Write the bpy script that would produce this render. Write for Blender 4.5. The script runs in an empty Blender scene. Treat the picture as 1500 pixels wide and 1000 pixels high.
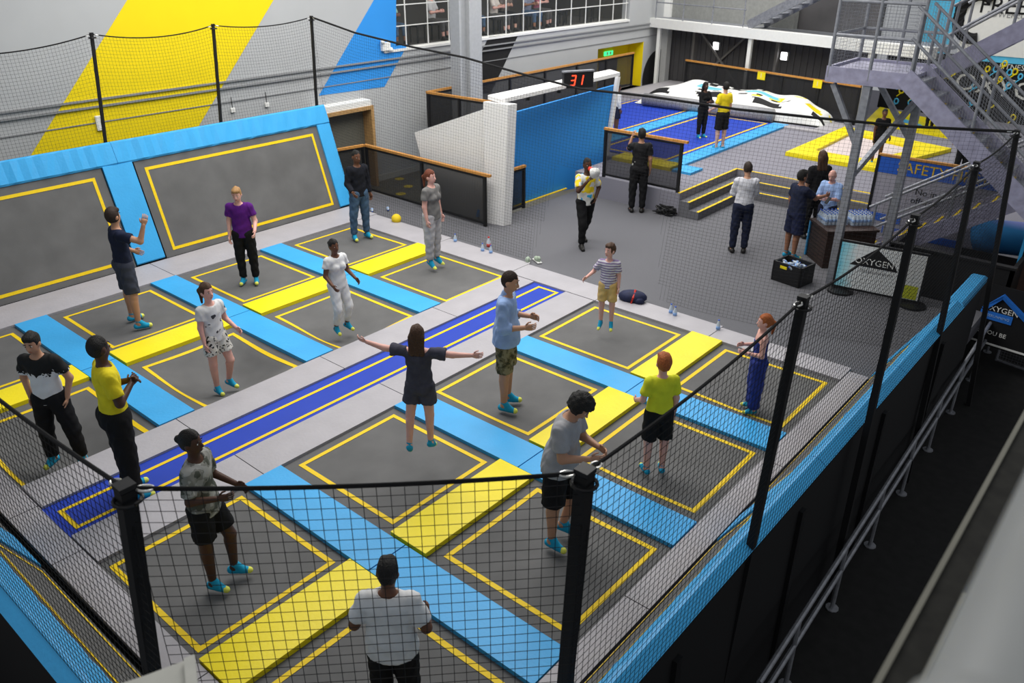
import bpy, bmesh, math, random
import numpy as np
from mathutils import Vector, Matrix
random.seed(7); np.random.seed(7)
SC = bpy.context.scene
COL = SC.collection
# ---------------------------------------------------------------- camera
F = 1188.574; YAW, PIT, ROL = math.radians(-40.4158), math.radians(26.6905), math.radians(0.186)
CAM = np.array([6.910, -4.496, 5.516])
_f = np.array([math.sin(YAW)*math.cos(PIT), math.cos(YAW)*math.cos(PIT), -math.sin(PIT)])
_r = np.array([math.cos(YAW), -math.sin(YAW), 0.0]); _u = np.cross(_r, _f)
_r, _u = math.cos(ROL)*_r+math.sin(ROL)*_u, -math.sin(ROL)*_r+math.cos(ROL)*_u
cd = bpy.data.cameras.new('camera'); cam = bpy.data.objects.new('camera', cd); COL.objects.link(cam)
cam.matrix_world = Matrix(((_r[0], _u[0], -_f[0], CAM[0]), (_r[1], _u[1], -_f[1], CAM[1]), (_r[2], _u[2], -_f[2], CAM[2]), (0, 0, 0, 1)))
cd.sensor_width = 36; cd.lens = F/1500*36; cd.clip_start = 0.05; cd.clip_end = 200
cd.dof.use_dof = True; cd.dof.focus_distance = 8.5; cd.dof.aperture_fstop = 2.8
SC.camera = cam
# ---------------------------------------------------------------- light
w = bpy.data.worlds.new('hall_light'); SC.world = w; w.use_nodes = True
bg = w.node_tree.nodes['Background']; bg.inputs[0].default_value = (0.93, 0.96, 1.0, 1); bg.inputs[1].default_value = 0.36
def area(name, loc, size, sy, power, rot=(0, 0, 0), col=(1, 0.98, 0.95)):
    l = bpy.data.lights.new(name, 'AREA'); l.shape = 'RECTANGLE'; l.size = size; l.size_y = sy; l.energy = power; l.color = col
    o = bpy.data.objects.new(name, l); COL.objects.link(o); o.location = loc; o.rotation_euler = rot
    return o
area('high_bay_light', (-3.0, 4.2, 8.5), 9, 6, 1080)
area('high_bay_light', (-4.5, 12.0, 8.5), 8, 7, 800)
area('high_bay_light', (-4.0, 20.0, 8.5), 8, 5, 760)
SC.view_settings.view_transform = 'Standard'; SC.view_settings.look = 'None'
SC.view_settings.exposure = 0.0; SC.view_settings.gamma = 1.0; SC.view_settings.use_curve_mapping = False
# ---------------------------------------------------------------- pixel helpers (real positions on a known plane)
def ray(px, py): return _f+_r*(px-750)/F+_u*(500-py)/F
def at(px, py, z=0.0):
    d = ray(px, py); return CAM+d*((z-CAM[2])/d[2])
def atx(px, py, x):
    d = ray(px, py); return CAM+d*((x-CAM[0])/d[0])
def aty(px, py, y):
    d = ray(px, py); return CAM+d*((y-CAM[1])/d[1])
def prj(p):
    d = np.asarray(p, float)-CAM; z = d@_f
    return 750+F*(d@_r)/z, 500-F*(d@_u)/z
def hz(x, y, py):
    lo, hi = -3., 9.
    for _ in range(50):
        m = (lo+hi)/2
        if prj((x, y, m))[1] > py: lo = m
        else: hi = m
    return m
# ---------------------------------------------------------------- materials
MATS = {}
def mat(name, col, rough=0.6, var=0.06, vs=12.0, bump=0.0, bs=60.0, metal=0.0, emit=None, spec=0.3, alpha=None):
    if name in MATS: return MATS[name]
    m = bpy.data.materials.new(name); m.use_nodes = True; nt = m.node_tree; b = nt.nodes['Principled BSDF']
    b.inputs['Roughness'].default_value = rough; b.inputs['Metallic'].default_value = metal
    b.inputs['Specular IOR Level'].default_value = spec
    tc = nt.nodes.new('ShaderNodeTexCoord')
    nz = nt.nodes.new('ShaderNodeTexNoise'); nz.inputs['Scale'].default_value = vs; nz.inputs['Detail'].default_value = 4
    nt.links.new(tc.outputs['Object'], nz.inputs['Vector'])
    mr = nt.nodes.new('ShaderNodeMapRange'); mr.inputs[1].default_value = 0.25; mr.inputs[2].default_value = 0.75
    mr.inputs[3].default_value = 1-var; mr.inputs[4].default_value = 1+var
    nt.links.new(nz.outputs[0], mr.inputs[0])
    mx = nt.nodes.new('ShaderNodeVectorMath'); mx.operation = 'SCALE'
    rgb = nt.nodes.new('ShaderNodeRGB'); rgb.outputs[0].default_value = (*col, 1)
    nt.links.new(rgb.outputs[0], mx.inputs[0]); nt.links.new(mr.outputs[0], mx.inputs['Scale'])
    nt.links.new(mx.outputs[0], b.inputs['Base Color'])
    if bump:
        n2 = nt.nodes.new('ShaderNodeTexNoise'); n2.inputs['Scale'].default_value = bs; n2.inputs['Detail'].default_value = 3
        nt.links.new(tc.outputs['Object'], n2.inputs['Vector'])
        bp = nt.nodes.new('ShaderNodeBump'); bp.inputs['Strength'].default_value = bump; bp.inputs['Distance'].default_value = 0.02
        nt.links.new(n2.outputs[0], bp.inputs['Height']); nt.links.new(bp.outputs[0], b.inputs['Normal'])
    if emit:
        b.inputs['Emission Color'].default_value = (*emit[:3], 1); b.inputs['Emission Strength'].default_value = emit[3]
    if alpha is not None: b.inputs['Alpha'].default_value = alpha
    MATS[name] = m; return m
def ramp_mat(name, axis, stops, rough=0.75, scale=1.0, offset=0.0, noise=0.0, ns=6.0, interp='CONSTANT', band=False):
    """colour bands along an object axis (clothing prints, striped cloth)"""
    if name in MATS: return MATS[name]
    m = bpy.data.materials.new(name); m.use_nodes = True; nt = m.node_tree; b = nt.nodes['Principled BSDF']
    b.inputs['Roughness'].default_value = rough; b.inputs['Specular IOR Level'].default_value = 0.2
    tc = nt.nodes.new('ShaderNodeTexCoord'); sp = nt.nodes.new('ShaderNodeSeparateXYZ'); nt.links.new(tc.outputs['Object'], sp.inputs[0])
    if axis == 'N':
        nz = nt.nodes.new('ShaderNodeTexNoise'); nz.inputs['Scale'].default_value = ns; nz.inputs['Detail'].default_value = 2
        nt.links.new(tc.outputs['Object'], nz.inputs['Vector']); src = nz.outputs[0]
    else: src = sp.outputs['XYZ'.index(axis)]
    ma = nt.nodes.new('ShaderNodeMath'); ma.operation = 'MULTIPLY_ADD'; ma.inputs[1].default_value = scale; ma.inputs[2].default_value = offset
    nt.links.new(src, ma.inputs[0]); out = ma.outputs[0]
    if band:
        fr = nt.nodes.new('ShaderNodeMath'); fr.operation = 'FRACT'; nt.links.new(out, fr.inputs[0]); out = fr.outputs[0]
    if noise:
        nz = nt.nodes.new('ShaderNodeTexNoise'); nz.inputs['Scale'].default_value = ns; nt.links.new(tc.outputs['Object'], nz.inputs['Vector'])
        m2 = nt.nodes.new('ShaderNodeMath'); m2.operation = 'MULTIPLY_ADD'; m2.inputs[1].default_value = noise; m2.inputs[2].default_value = -noise/2
        nt.links.new(nz.outputs[0], m2.inputs[0]); ad = nt.nodes.new('ShaderNodeMath'); nt.links.new(out, ad.inputs[0]); nt.links.new(m2.outputs[0], ad.inputs[1]); out = ad.outputs[0]
    cr = nt.nodes.new('ShaderNodeValToRGB'); cr.color_ramp.interpolation = interp
    el = cr.color_ramp.elements
    while len(el) < len(stops): el.new(0.5)
    for e, (p, c) in zip(el, stops): e.position = p; e.color = (*c, 1)
    nt.links.new(out, cr.inputs[0]); nt.links.new(cr.outputs[0], b.inputs['Base Color'])
    MATS[name] = m; return m
LB = mat('light_blue_vinyl', (0.045, 0.36, 0.72), 0.45, 0.05, 3, 0.15, 25)
LBS = LB
YV = mat('yellow_vinyl', (0.86, 0.70, 0.010), 0.45, 0.05, 3, 0.15, 25)
GV = mat('grey_vinyl', (0.37, 0.355, 0.375), 0.5, 0.06, 3, 0.2, 20)
GVS = GV
MATG = mat('woven_grey_mat', (0.118, 0.117, 0.116), 0.75, 0.16, 2.2, 0.25, 400)
MATB = mat('royal_blue_mat', (0.009, 0.043, 0.40), 0.6, 0.06, 4, 0.2, 300)
YL = mat('yellow_webbing', (0.80, 0.55, 0.005), 0.6, 0.06, 20)
BLK = mat('black_cover', (0.008, 0.008, 0.009), 0.7)
BLKS = mat('black_steel', (0.010, 0.010, 0.011), 0.45, 0.1)
NETM = mat('black_net_cord', (0.006, 0.006, 0.007), 0.8)
ROPE = mat('black_rope', (0.008, 0.008, 0.009), 0.9, 0.2, 200, 0.6, 300)
CHR = mat('zinc_shackle', (0.6, 0.6, 0.58), 0.3, 0.05, metal=0.9)
GALV = mat('galvanised_steel', (0.30, 0.31, 0.34), 0.5, 0.22, 14, metal=0.55)
PURP = mat('galvanised_plate_painted_sheen', (0.36, 0.35, 0.47), 0.45, 0.2, 9, metal=0.3)  # lilac sheen of light on the steel, put into the base colour
CARP = mat('charcoal_carpet', (0.135, 0.135, 0.147), 0.95, 0.28, 160, 0.4, 500)
CARPD = mat('dark_carpet_riser', (0.035, 0.035, 0.04), 0.95, 0.2, 160)
WALLG = mat('grey_painted_wall', (0.43, 0.44, 0.445), 0.8, 0.03, 1.5)
WALLW = mat('white_painted_panel', (0.80, 0.79, 0.78), 0.7, 0.02, 2)
WHITE = mat('white_paint', (0.78, 0.78, 0.75), 0.6, 0.03)
WYEL = mat('yellow_wall_paint', (0.86, 0.66, 0.003), 0.75, 0.02, 2)
WBLU = mat('blue_wall_paint', (0.03, 0.27, 0.72), 0.75, 0.02, 2)
WBLK = mat('black_wall_paint', (0.012, 0.012, 0.013), 0.8)
WOOD = mat('orange_timber_handrail', (0.52, 0.24, 0.055), 0.5, 0.2, 18)
WOODF = mat('oak_door_lining', (0.42, 0.25, 0.10), 0.55, 0.2, 15)
MESHP = mat('black_infill_mesh', (0.022, 0.022, 0.024), 0.7, 0.15, 200, alpha=0.62)
DWALL = mat('dark_cladding', (0.10, 0.096, 0.098), 0.7, 0.08, 3)
DARK = mat('dark_floor', (0.012, 0.012, 0.012), 0.8, 0.3, 8)
# ---------------------------------------------------------------- object helpers
def mesh_obj(name, V, Fc, m, parent=None, smooth=False, midx=None):
    me = bpy.data.meshes.new(name)
    me.from_pydata([tuple(map(float, v)) for v in V], [], [tuple(map(int, f)) for f in Fc])
    for x in (m if isinstance(m, (list, tuple)) else [m]): me.materials.append(x)
    if midx is not None: me.polygons.foreach_set('material_index', np.asarray(midx, dtype=np.int32))
    if smooth: me.polygons.foreach_set('use_smooth', np.ones(len(me.polygons), dtype=bool))
    me.update()
    o = bpy.data.objects.new(name, me); COL.objects.link(o)
    if parent is not None: o.parent = parent
    return o
def tag(o, label=None, cat=None, group=None, kind=None):
    if label: o['label'] = label
    if cat: o['category'] = cat
    if group: o['group'] = group
    if kind: o['kind'] = kind
    return o
def thing(name, label, cat, loc=(0, 0, 0), rz=0, group=None):
    o = bpy.data.objects.new(name, None); COL.objects.link(o); o.empty_display_size = 0.1
    o.location = [float(x) for x in loc]; o.rotation_euler = (0, 0, rz)
    return tag(o, label, cat, group)
class MB:
    def __init__(s): s.V = []; s.F = []; s.M = []
    def add(s, V, Fc, mi=0):
        n = len(s.V); s.V += [tuple(map(float, v)) for v in V]; s.F += [tuple(int(i)+n for i in f) for f in Fc]; s.M += [mi]*len(Fc); return s
    def box(s, lo, hi, mi=0, bev=0.0):
        x0, y0, z0 = lo; x1, y1, z1 = hi
        if bev <= 0:
            return s.add([(x0, y0, z0), (x1, y0, z0), (x1, y1, z0), (x0, y1, z0), (x0, y0, z1), (x1, y0, z1), (x1, y1, z1), (x0, y1, z1)],
                         [(0, 3, 2, 1), (4, 5, 6, 7), (0, 1, 5, 4), (1, 2, 6, 5), (2, 3, 7, 6), (3, 0, 4, 7)], mi)
        b = bev; rings = [(b, z0), (0, z0+b), (0, z1-b), (b, z1)]; V = []
        for i, z in rings: V += [(x0+i, y0+i, z), (x1-i, y0+i, z), (x1-i, y1-i, z), (x0+i, y1-i, z)]
        Fc = [(3, 2, 1, 0), (12, 13, 14, 15)]
        for k in range(3):
            for j in range(4): Fc.append((4*k+j, 4*k+(j+1) % 4, 4*k+4+(j+1) % 4, 4*k+4+j))
        return s.add(V, Fc, mi)
    def obox(s, a, b, wx, wz, mi=0, up=(0, 0, 1)):
        """bar from a to b with cross-section wx (sideways) by wz (up)"""
        a = Vector(a); b = Vector(b); d = (b-a).normalized(); u = Vector(up)
        if abs(d.dot(u)) > 0.98: u = Vector((1, 0, 0))
        sd = d.cross(u).normalized(); u = sd.cross(d)
        V = []
        for p in (a, b):
            for i, j in ((-1, -1), (1, -1), (1, 1), (-1, 1)): V.append(p+sd*(i*wx/2)+u*(j*wz/2))
        return s.add(V, [(0, 1, 2, 3), (7, 6, 5, 4), (0, 4, 5, 1), (1, 5, 6, 2), (2, 6, 7, 3), (3, 7, 4, 0)], mi)
    def tube(s, pts, r, n=8, mi=0, caps=True, r2=None):
        pts = [Vector(p) for p in pts]; V = []; Fc = []
        ref = Vector((0.123, 0.456, 0.88))
        for i, p in enumerate(pts):
            d = (pts[min(i+1, len(pts)-1)]-pts[max(i-1, 0)]).normalized()
            a = d.cross(ref)
            if a.length < 1e-3: a = d.cross(Vector((1, 0, 0)))
            a.normalize(); b = d.cross(a); rr = r if r2 is None else r+(r2-r)*i/(len(pts)-1)
            for k in range(n): V.append(p+(a*math.cos(2*math.pi*k/n)+b*math.sin(2*math.pi*k/n))*rr)
        for i in range(len(pts)-1):
            for k in range(n): Fc.append((i*n+k, (i+1)*n+k, (i+1)*n+(k+1) % n, i*n+(k+1) % n))
        if caps: Fc.append(tuple(range(n))); Fc.append(tuple(range((len(pts)-1)*n+n-1, (len(pts)-1)*n-1, -1)))
        return s.add(V, Fc, mi)
    def lathe(s, prof, c=(0, 0, 0), n=12, mi=0):
        V = []; Fc = []
        for r, z in prof:
            for k in range(n): V.append((c[0]+r*math.cos(2*math.pi*k/n), c[1]+r*math.sin(2*math.pi*k/n), c[2]+z))
        for i in range(len(prof)-1):
            for k in range(n): Fc.append((i*n+k, i*n+(k+1) % n, (i+1)*n+(k+1) % n, (i+1)*n+k))
        Fc.append(tuple(range(n-1, -1, -1))); Fc.append(tuple(range((len(prof)-1)*n, len(prof)*n)))
        return s.add(V, Fc, mi)
    def prism(s, poly, ext, mi=0):
        n = len(poly); e = Vector(ext); V = [Vector(p) for p in poly]+[Vector(p)+e for p in poly]
        return s.add(V, [tuple(range(n-1, -1, -1)), tuple(range(n, 2*n))]+[(i, (i+1) % n, n+(i+1) % n, n+i) for i in range(n)], mi)
    def ball(s, c, r, n=8, mi=0, sc=(1, 1, 1)):
        V = []; Fc = []; m = n//2
        for i in range(m+1):
            t = math.pi*i/m
            for k in range(n): V.append((c[0]+sc[0]*r*math.sin(t)*math.cos(2*math.pi*k/n), c[1]+sc[1]*r*math.sin(t)*math.sin(2*math.pi*k/n), c[2]+sc[2]*r*math.cos(t)))
        for i in range(m):
            for k in range(n): Fc.append((i*n+k, (i+1)*n+k, (i+1)*n+(k+1) % n, i*n+(k+1) % n))
        return s.add(V, Fc, mi)
    def build(s, name, m, parent=None, smooth=False): return mesh_obj(name, s.V, s.F, m, parent, smooth, s.M)
def struct(o, label=None): o['kind'] = 'structure'; (label and o.__setitem__('label', label)); return o
def text_mesh(body, size, M, m, name, parent=None, ext=0.002, align='CENTER', sx=1.0, shear=0.0):
    c = bpy.data.curves.new('t', 'FONT'); c.body = body; c.size = size; c.align_x = align; c.align_y = 'CENTER'; c.extrude = ext; c.resolution_u = 2; c.shear = shear
    t = bpy.data.objects.new('t', c); COL.objects.link(t)
    me = bpy.data.meshes.new_from_object(t.evaluated_get(bpy.context.evaluated_depsgraph_get()))
    bpy.data.objects.remove(t); me.name = name
    me.transform(M @ Matrix.Diagonal((sx, 1, 1, 1))); me.materials.clear(); me.materials.append(m)
    o = bpy.data.objects.new(name, me); COL.objects.link(o)
    if parent is not None: o.parent = parent
    return o
def frameM(o, xd, yd):
    x = Vector(xd).normalized(); y = Vector(yd); y = (y-x*y.dot(x)).normalized(); z = x.cross(y)
    return Matrix(((x.x, y.x, z.x, o[0]), (x.y, y.y, z.y, o[1]), (x.z, y.z, z.z, o[2]), (0, 0, 0, 1)))
# ================================================================ THE COURT (mats at z = 0)
XS = {'D': (-6.207, -4.535), 'C': (-3.664, -1.994), 'A': (0.0, 1.62), 'B': (2.364, 3.916)}
YS = [(-2.419, -0.942), (-0.193, 1.284), (2.032, 3.509), (4.258, 5.735)]
SINK = {}   # bed -> list of (x, y, depth, width)
def sink(bed, px, py, d, wd=0.38): SINK.setdefault(bed, []).append((*at(px, py)[:2], d, wd))
sink(('C', 1), 325, 540, 0.30, 0.5); sink(('C', 0), 90, 655, 0.32, 0.5); sink(('A', 0), 324, 848, 0.05); sink(('A', 2), 745, 592, 0.05)
sink(('B', 1), 815, 790, 0.06); sink(('B', 2), 955, 688, 0.06); sink(('B', 3), 1100, 598, 0.04); sink(('D', 1), 200, 474, 0.04)
sink(('D', 2), 366, 414, 0.03); sink(('C', 2), 500, 480, 0.16, 0.45); sink(('D', 3), 530, 348, 0.03); sink(('B', 0), 585, 1010, 0.06)
def bed_z(bed, x, y):
    (x0, x1), (y0, y1) = XS[bed[0]], YS[bed[1]]; m = 0.20
    ex = min(x-x0+m, x1+m-x)/(x1-x0+2*m)*2; ey = min(y-y0+m, y1+m-y)/(y1-y0+2*m)*2
    e = max(0, min(1, 2.2*min(ex, ey))); z = 0
    for sx, sy, d, wd in SINK.get(bed, []): z -= d*math.exp(-((x-sx)**2+(y-sy)**2)/(2*wd*wd))
    return z*e
WHO = {('A', 0): 'under the person in a camouflage tee', ('A', 1): 'below the leaping girl in a dark playsuit', ('A', 2): 'under the man in a pale blue shirt',
       ('A', 3): 'below the jumping boy in a striped tee', ('B', 0): 'under the person in a white tee', ('B', 1): 'under the curly-haired man in a grey tee',
       ('B', 2): 'under the boy in a yellow tee', ('B', 3): 'under the red-haired girl', ('C', 0): 'sagging under the boy with hands in pockets',
       ('C', 1): 'sagging under the girl in spotted shorts', ('C', 2): 'under the girl in white leggings', ('C', 3): 'below the woman in a grey tee',
       ('D', 0): 'with nobody on it beside the sloping wall', ('D', 1): 'under the man in navy tee and shorts', ('D', 2): 'under the man in a purple polo', ('D', 3): 'under the man in a black jumper'}
def strip(path, wd, zf, closed=True, dz=0.004, th=0.003):
    """flat webbing that follows a height function: path corners, subdivided"""
    n = len(path); V = []; Fc = []
    c = [Vector((p[0], p[1], 0)) for p in path]; mid = sum(c, Vector())/n
    inn = []
    for p in c:
        d = Vector((math.copysign(1, mid.x-p.x), math.copysign(1, mid.y-p.y), 0)); inn.append(p+d*wd)
    K = 16
    for i in range(n):
        for k in range(K):
            t = k/K
            for q0, q1 in ((c[i], c[(i+1) % n]), (inn[i], inn[(i+1) % n])):
                p = q0.lerp(q1, t); V.append((p.x, p.y, zf(p.x, p.y)+dz))
    m = n*K
    for i in range(m): j = (i+1) % m; Fc.append((2*i, 2*j, 2*j+1, 2*i+1))
    return V, Fc
for (c, r), who in WHO.items():
    (x0, x1), (y0, y1) = XS[c], YS[r]; bed = (c, r)
    t = thing('trampoline_bed', 'charcoal trampoline bed with yellow outline '+who, 'trampoline', ((x0+x1)/2, (y0+y1)/2, 0), group='square trampoline beds of the court')
    ox, oy = (x0+x1)/2, (y0+y1)/2; m = 0.20; N = 26; V = []; Fc = []
    for i in range(N+1):
        for j in range(N+1):
            x = x0-m+(x1-x0+2*m)*i/N; y = y0-m+(y1-y0+2*m)*j/N; V.append((x-ox, y-oy, bed_z(bed, x, y)))
    for i in range(N):
        for j in range(N): a = i*(N+1)+j; Fc.append((a, a+N+1, a+N+2, a+1))
    jm = mesh_obj('jumping_mat', V, Fc, MATG, t, True)
    V, Fc = strip([(x0, y0), (x1, y0), (x1, y1), (x0, y1)], 0.055, lambda x, y: bed_z(bed, x, y))
    mesh_obj('yellow_outline', [(v[0]-ox, v[1]-oy, v[2]) for v in V], Fc, YL, jm)
struct(MB().box((-7.6, -3.0, -0.42), (4.5, 6.75, -0.34)).build('floor_under_court', BLK), 'black void floor under the trampolines')
# ---- pads
def pad(name, label, x0, x1, y0, y1, m, side, z0=-0.02, z1=0.062, group=None, wav=0.0, cat='pad'):
    t = thing(name, label, cat, ((x0+x1)/2, (y0+y1)/2, 0), group=group); hx, hy = (x1-x0)/2, (y1-y0)/2
    nx = max(2, int(hx*2/0.18)); ny = max(2, int(hy*2/0.18)); b = 0.014; V = []; Fc = []
    for i in range(nx+1):
        for j in range(ny+1):
            x = -hx+2*hx*i/nx; y = -hy+2*hy*j/ny; e = (i in (0, nx)) or (j in (0, ny))
            z = z1-(b if e else 0)+(0 if e else wav*math.sin(9*(x+x0)+3*math.sin(5*(y+y0)))*math.sin(7*(y+y0)))
            V.append((x, y, z))
    for i in range(nx):
        for j in range(ny): a = i*(ny+1)+j; Fc.append((a, a+ny+1, a+ny+2, a+1))
    mesh_obj('cover', V, Fc, m, t, True)
    MB().add([(-hx, -hy, z0), (hx, -hy, z0), (hx, hy, z0), (-hx, hy, z0), (-hx, -hy, z1-b), (hx, -hy, z1-b), (hx, hy, z1-b), (-hx, hy, z1-b)],
             [(0, 3, 2, 1), (0, 1, 5, 4), (1, 2, 6, 5), (2, 3, 7, 6), (3, 0, 4, 7)]).build('side_skirt', side, t)
    return t
rown = ['first', 'second', 'third', 'fourth']
LBW = {('R', 0): ('the camouflage tee person', 'the leaping girl'), ('R', 1): ('the leaping girl', 'the man in pale blue shirt'), ('R', 2): ('the man in pale blue shirt', 'the striped-tee boy'),
       ('L', 0): ('the boy with hands in pockets', 'the girl in spotted shorts'), ('L', 1): ('the girl in spotted shorts', 'the girl in white leggings'), ('L', 2): ('the girl in white leggings', 'the woman in grey tee')}
LBW2 = {('R', 0): ('the white tee person', 'the curly-haired man'), ('R', 1): ('the curly-haired man', 'the yellow tee boy'), ('R', 2): ('the yellow tee boy', 'the red-haired girl'),
        ('L', 0): ('the empty bed', 'the navy tee man'), ('L', 1): ('the navy tee man', 'the purple polo man'), ('L', 2): ('the purple polo man', 'the black jumper man')}
for k in range(3):
    y0, y1 = YS[k][1]+0.105, YS[k+1][0]-0.165
    a, b = LBW[('R', k)]; pad('light_blue_pad', f'light blue pad between {a} and {b}', -0.10, 1.985, y0, y1, LB, LBS, group='light blue pads')
    a, b = LBW2[('R', k)]; pad('light_blue_pad', f'light blue pad between {a} and {b}', 2.0, 4.03, y0, y1, LB, LBS, group='light blue pads')
    a, b = LBW[('L', k)]; pad('light_blue_pad', f'light blue pad between {a} and {b}', -4.09, -1.96, y0, y1, LB, LBS, group='light blue pads')
    a, b = LBW2[('L', k)]; pad('light_blue_pad', f'light blue pad between {a} and {b}', -6.40, -4.105, y0, y1, LB, LBS, group='light blue pads')
YW = {('R', 0): ('the camouflage tee person', 'the white tee person'), ('R', 1): ('the leaping girl', 'the curly-haired man'), ('R', 2): ('the pale blue shirt man', 'the yellow tee boy'), ('R', 3): ('the striped-tee boy', 'the red-haired girl'),
      ('L', 0): ('the empty bed', 'the boy with hands in pockets'), ('L', 1): ('the navy tee man', 'the girl in spotted shorts'), ('L', 2): ('the purple polo man', 'the girl in white leggings'), ('L', 3): ('the black jumper man', 'the grey tee woman')}
for k in range(4):
    y0, y1 = YS[k][0]-0.13, YS[k][1]+0.09
    if k == 0: y0 = -2.47
    if k == 3: y1 = 5.86
    a, b = YW[('R', k)]; pad('yellow_pad', f'yellow pad between {a} and {b}', 1.735, 2.245, y0, y1, YV, YV, z1=0.072, group='yellow pads')
    a, b = YW[('L', k)]; pad('yellow_pad', f'yellow pad between {a} and {b}', -4.36, -3.83, y0, y1, YV, YV, z1=0.072, group='yellow pads')
# grey pads
def greys(lab, x0, x1, ys, z1=0.05, wav=0.004):
    for i in range(len(ys)-1): pad('grey_pad', lab[i] if isinstance(lab, list) else lab, x0, x1, ys[i]+0.006, ys[i+1]-0.006, GV, GVS, z1=z1, wav=wav, group='grey surround pads')
greys(['grey pad along the blue runway, end beside the hands-in-pockets boy', 'grey pad along the blue runway beside the girl in spotted shorts', 'grey pad along the blue runway beside the girl in white leggings', 'grey pad along the blue runway beside the grey tee woman'], -1.95, -1.40, [-2.47, -0.62, 1.62, 3.90, 5.86])
greys(['grey pad on the runway edge beside the camouflage tee person', 'grey pad on the runway edge beside the leaping girl', 'grey pad on the runway edge beside the pale blue shirt man', 'grey pad on the runway edge beside the striped-tee boy'], -0.70, -0.115, [-2.47, -0.58, 1.66, 3.95, 5.86])
greys(['grey pad at the foot of the tall sloping wall behind the empty bed', 'grey pad at the foot of the tall sloping wall behind the navy tee man', 'grey pad at the foot of the tall sloping wall behind the purple polo man'], -7.32, -6.42, [-2.78, -1.2, 1.86, 6.6])
greys(['grey edge pad below the outer sloping wall beside the white tee person', 'grey edge pad below the outer sloping wall beside the curly-haired man', 'grey edge pad below the outer sloping wall beside the red-haired girl'], 4.04, 4.30, [-2.75, 0.5, 3.4, 6.2])
for i, (x0, x1) in enumerate([(-6.4, -4.1), (-4.1, -2.0), (-2.0, -0.1), (-0.1, 2.0), (2.0, 4.03)]):
    pad('grey_pad', 'grey end pad on the carpet edge beside '+['the black jumper man', 'the grey tee woman', 'the end of the blue runway', 'the striped-tee boy', 'the red-haired girl'][i], x0+0.006, x1-0.006, 5.875, 6.55-0.06*i, GV, GVS, z1=0.05, wav=0.004, group='grey surround pads')
for i, (x0, x1) in enumerate([(-7.3, -4.1), (-4.1, -1.45), (-1.45, -0.4), (-0.4, 1.9), (1.9, 4.03)]):
    pad('grey_pad', 'narrow grey pad by the near sloping wall '+['beside the empty bed', 'before the boy with hands in pockets', 'at the end of the blue runway', 'beside the camouflage tee person', 'beside the white tee person'][i], x0+0.006, x1-0.006, -2.78, -2.485, GV, GVS, z1=0.05, wav=0.004, group='grey surround pads')
# runway
t = thing('tumbling_runway', 'long royal blue tumble runway with yellow outline between grey pads', 'runway', (-1.05, 1.7, 0))
jm = mesh_obj('blue_mat', [(-0.36, -4.19, 0.006), (0.36, -4.19, 0.006), (0.36, 4.19, 0.006), (-0.36, 4.19, 0.006)], [(0, 1, 2, 3)], MATB, t)
V, Fc = strip([(-0.19, -4.08), (0.255, -4.08), (0.255, 4.09), (-0.19, 4.09)], 0.05, lambda x, y: 0.006); mesh_obj('yellow_outline', V, Fc, YL, jm)
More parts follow.
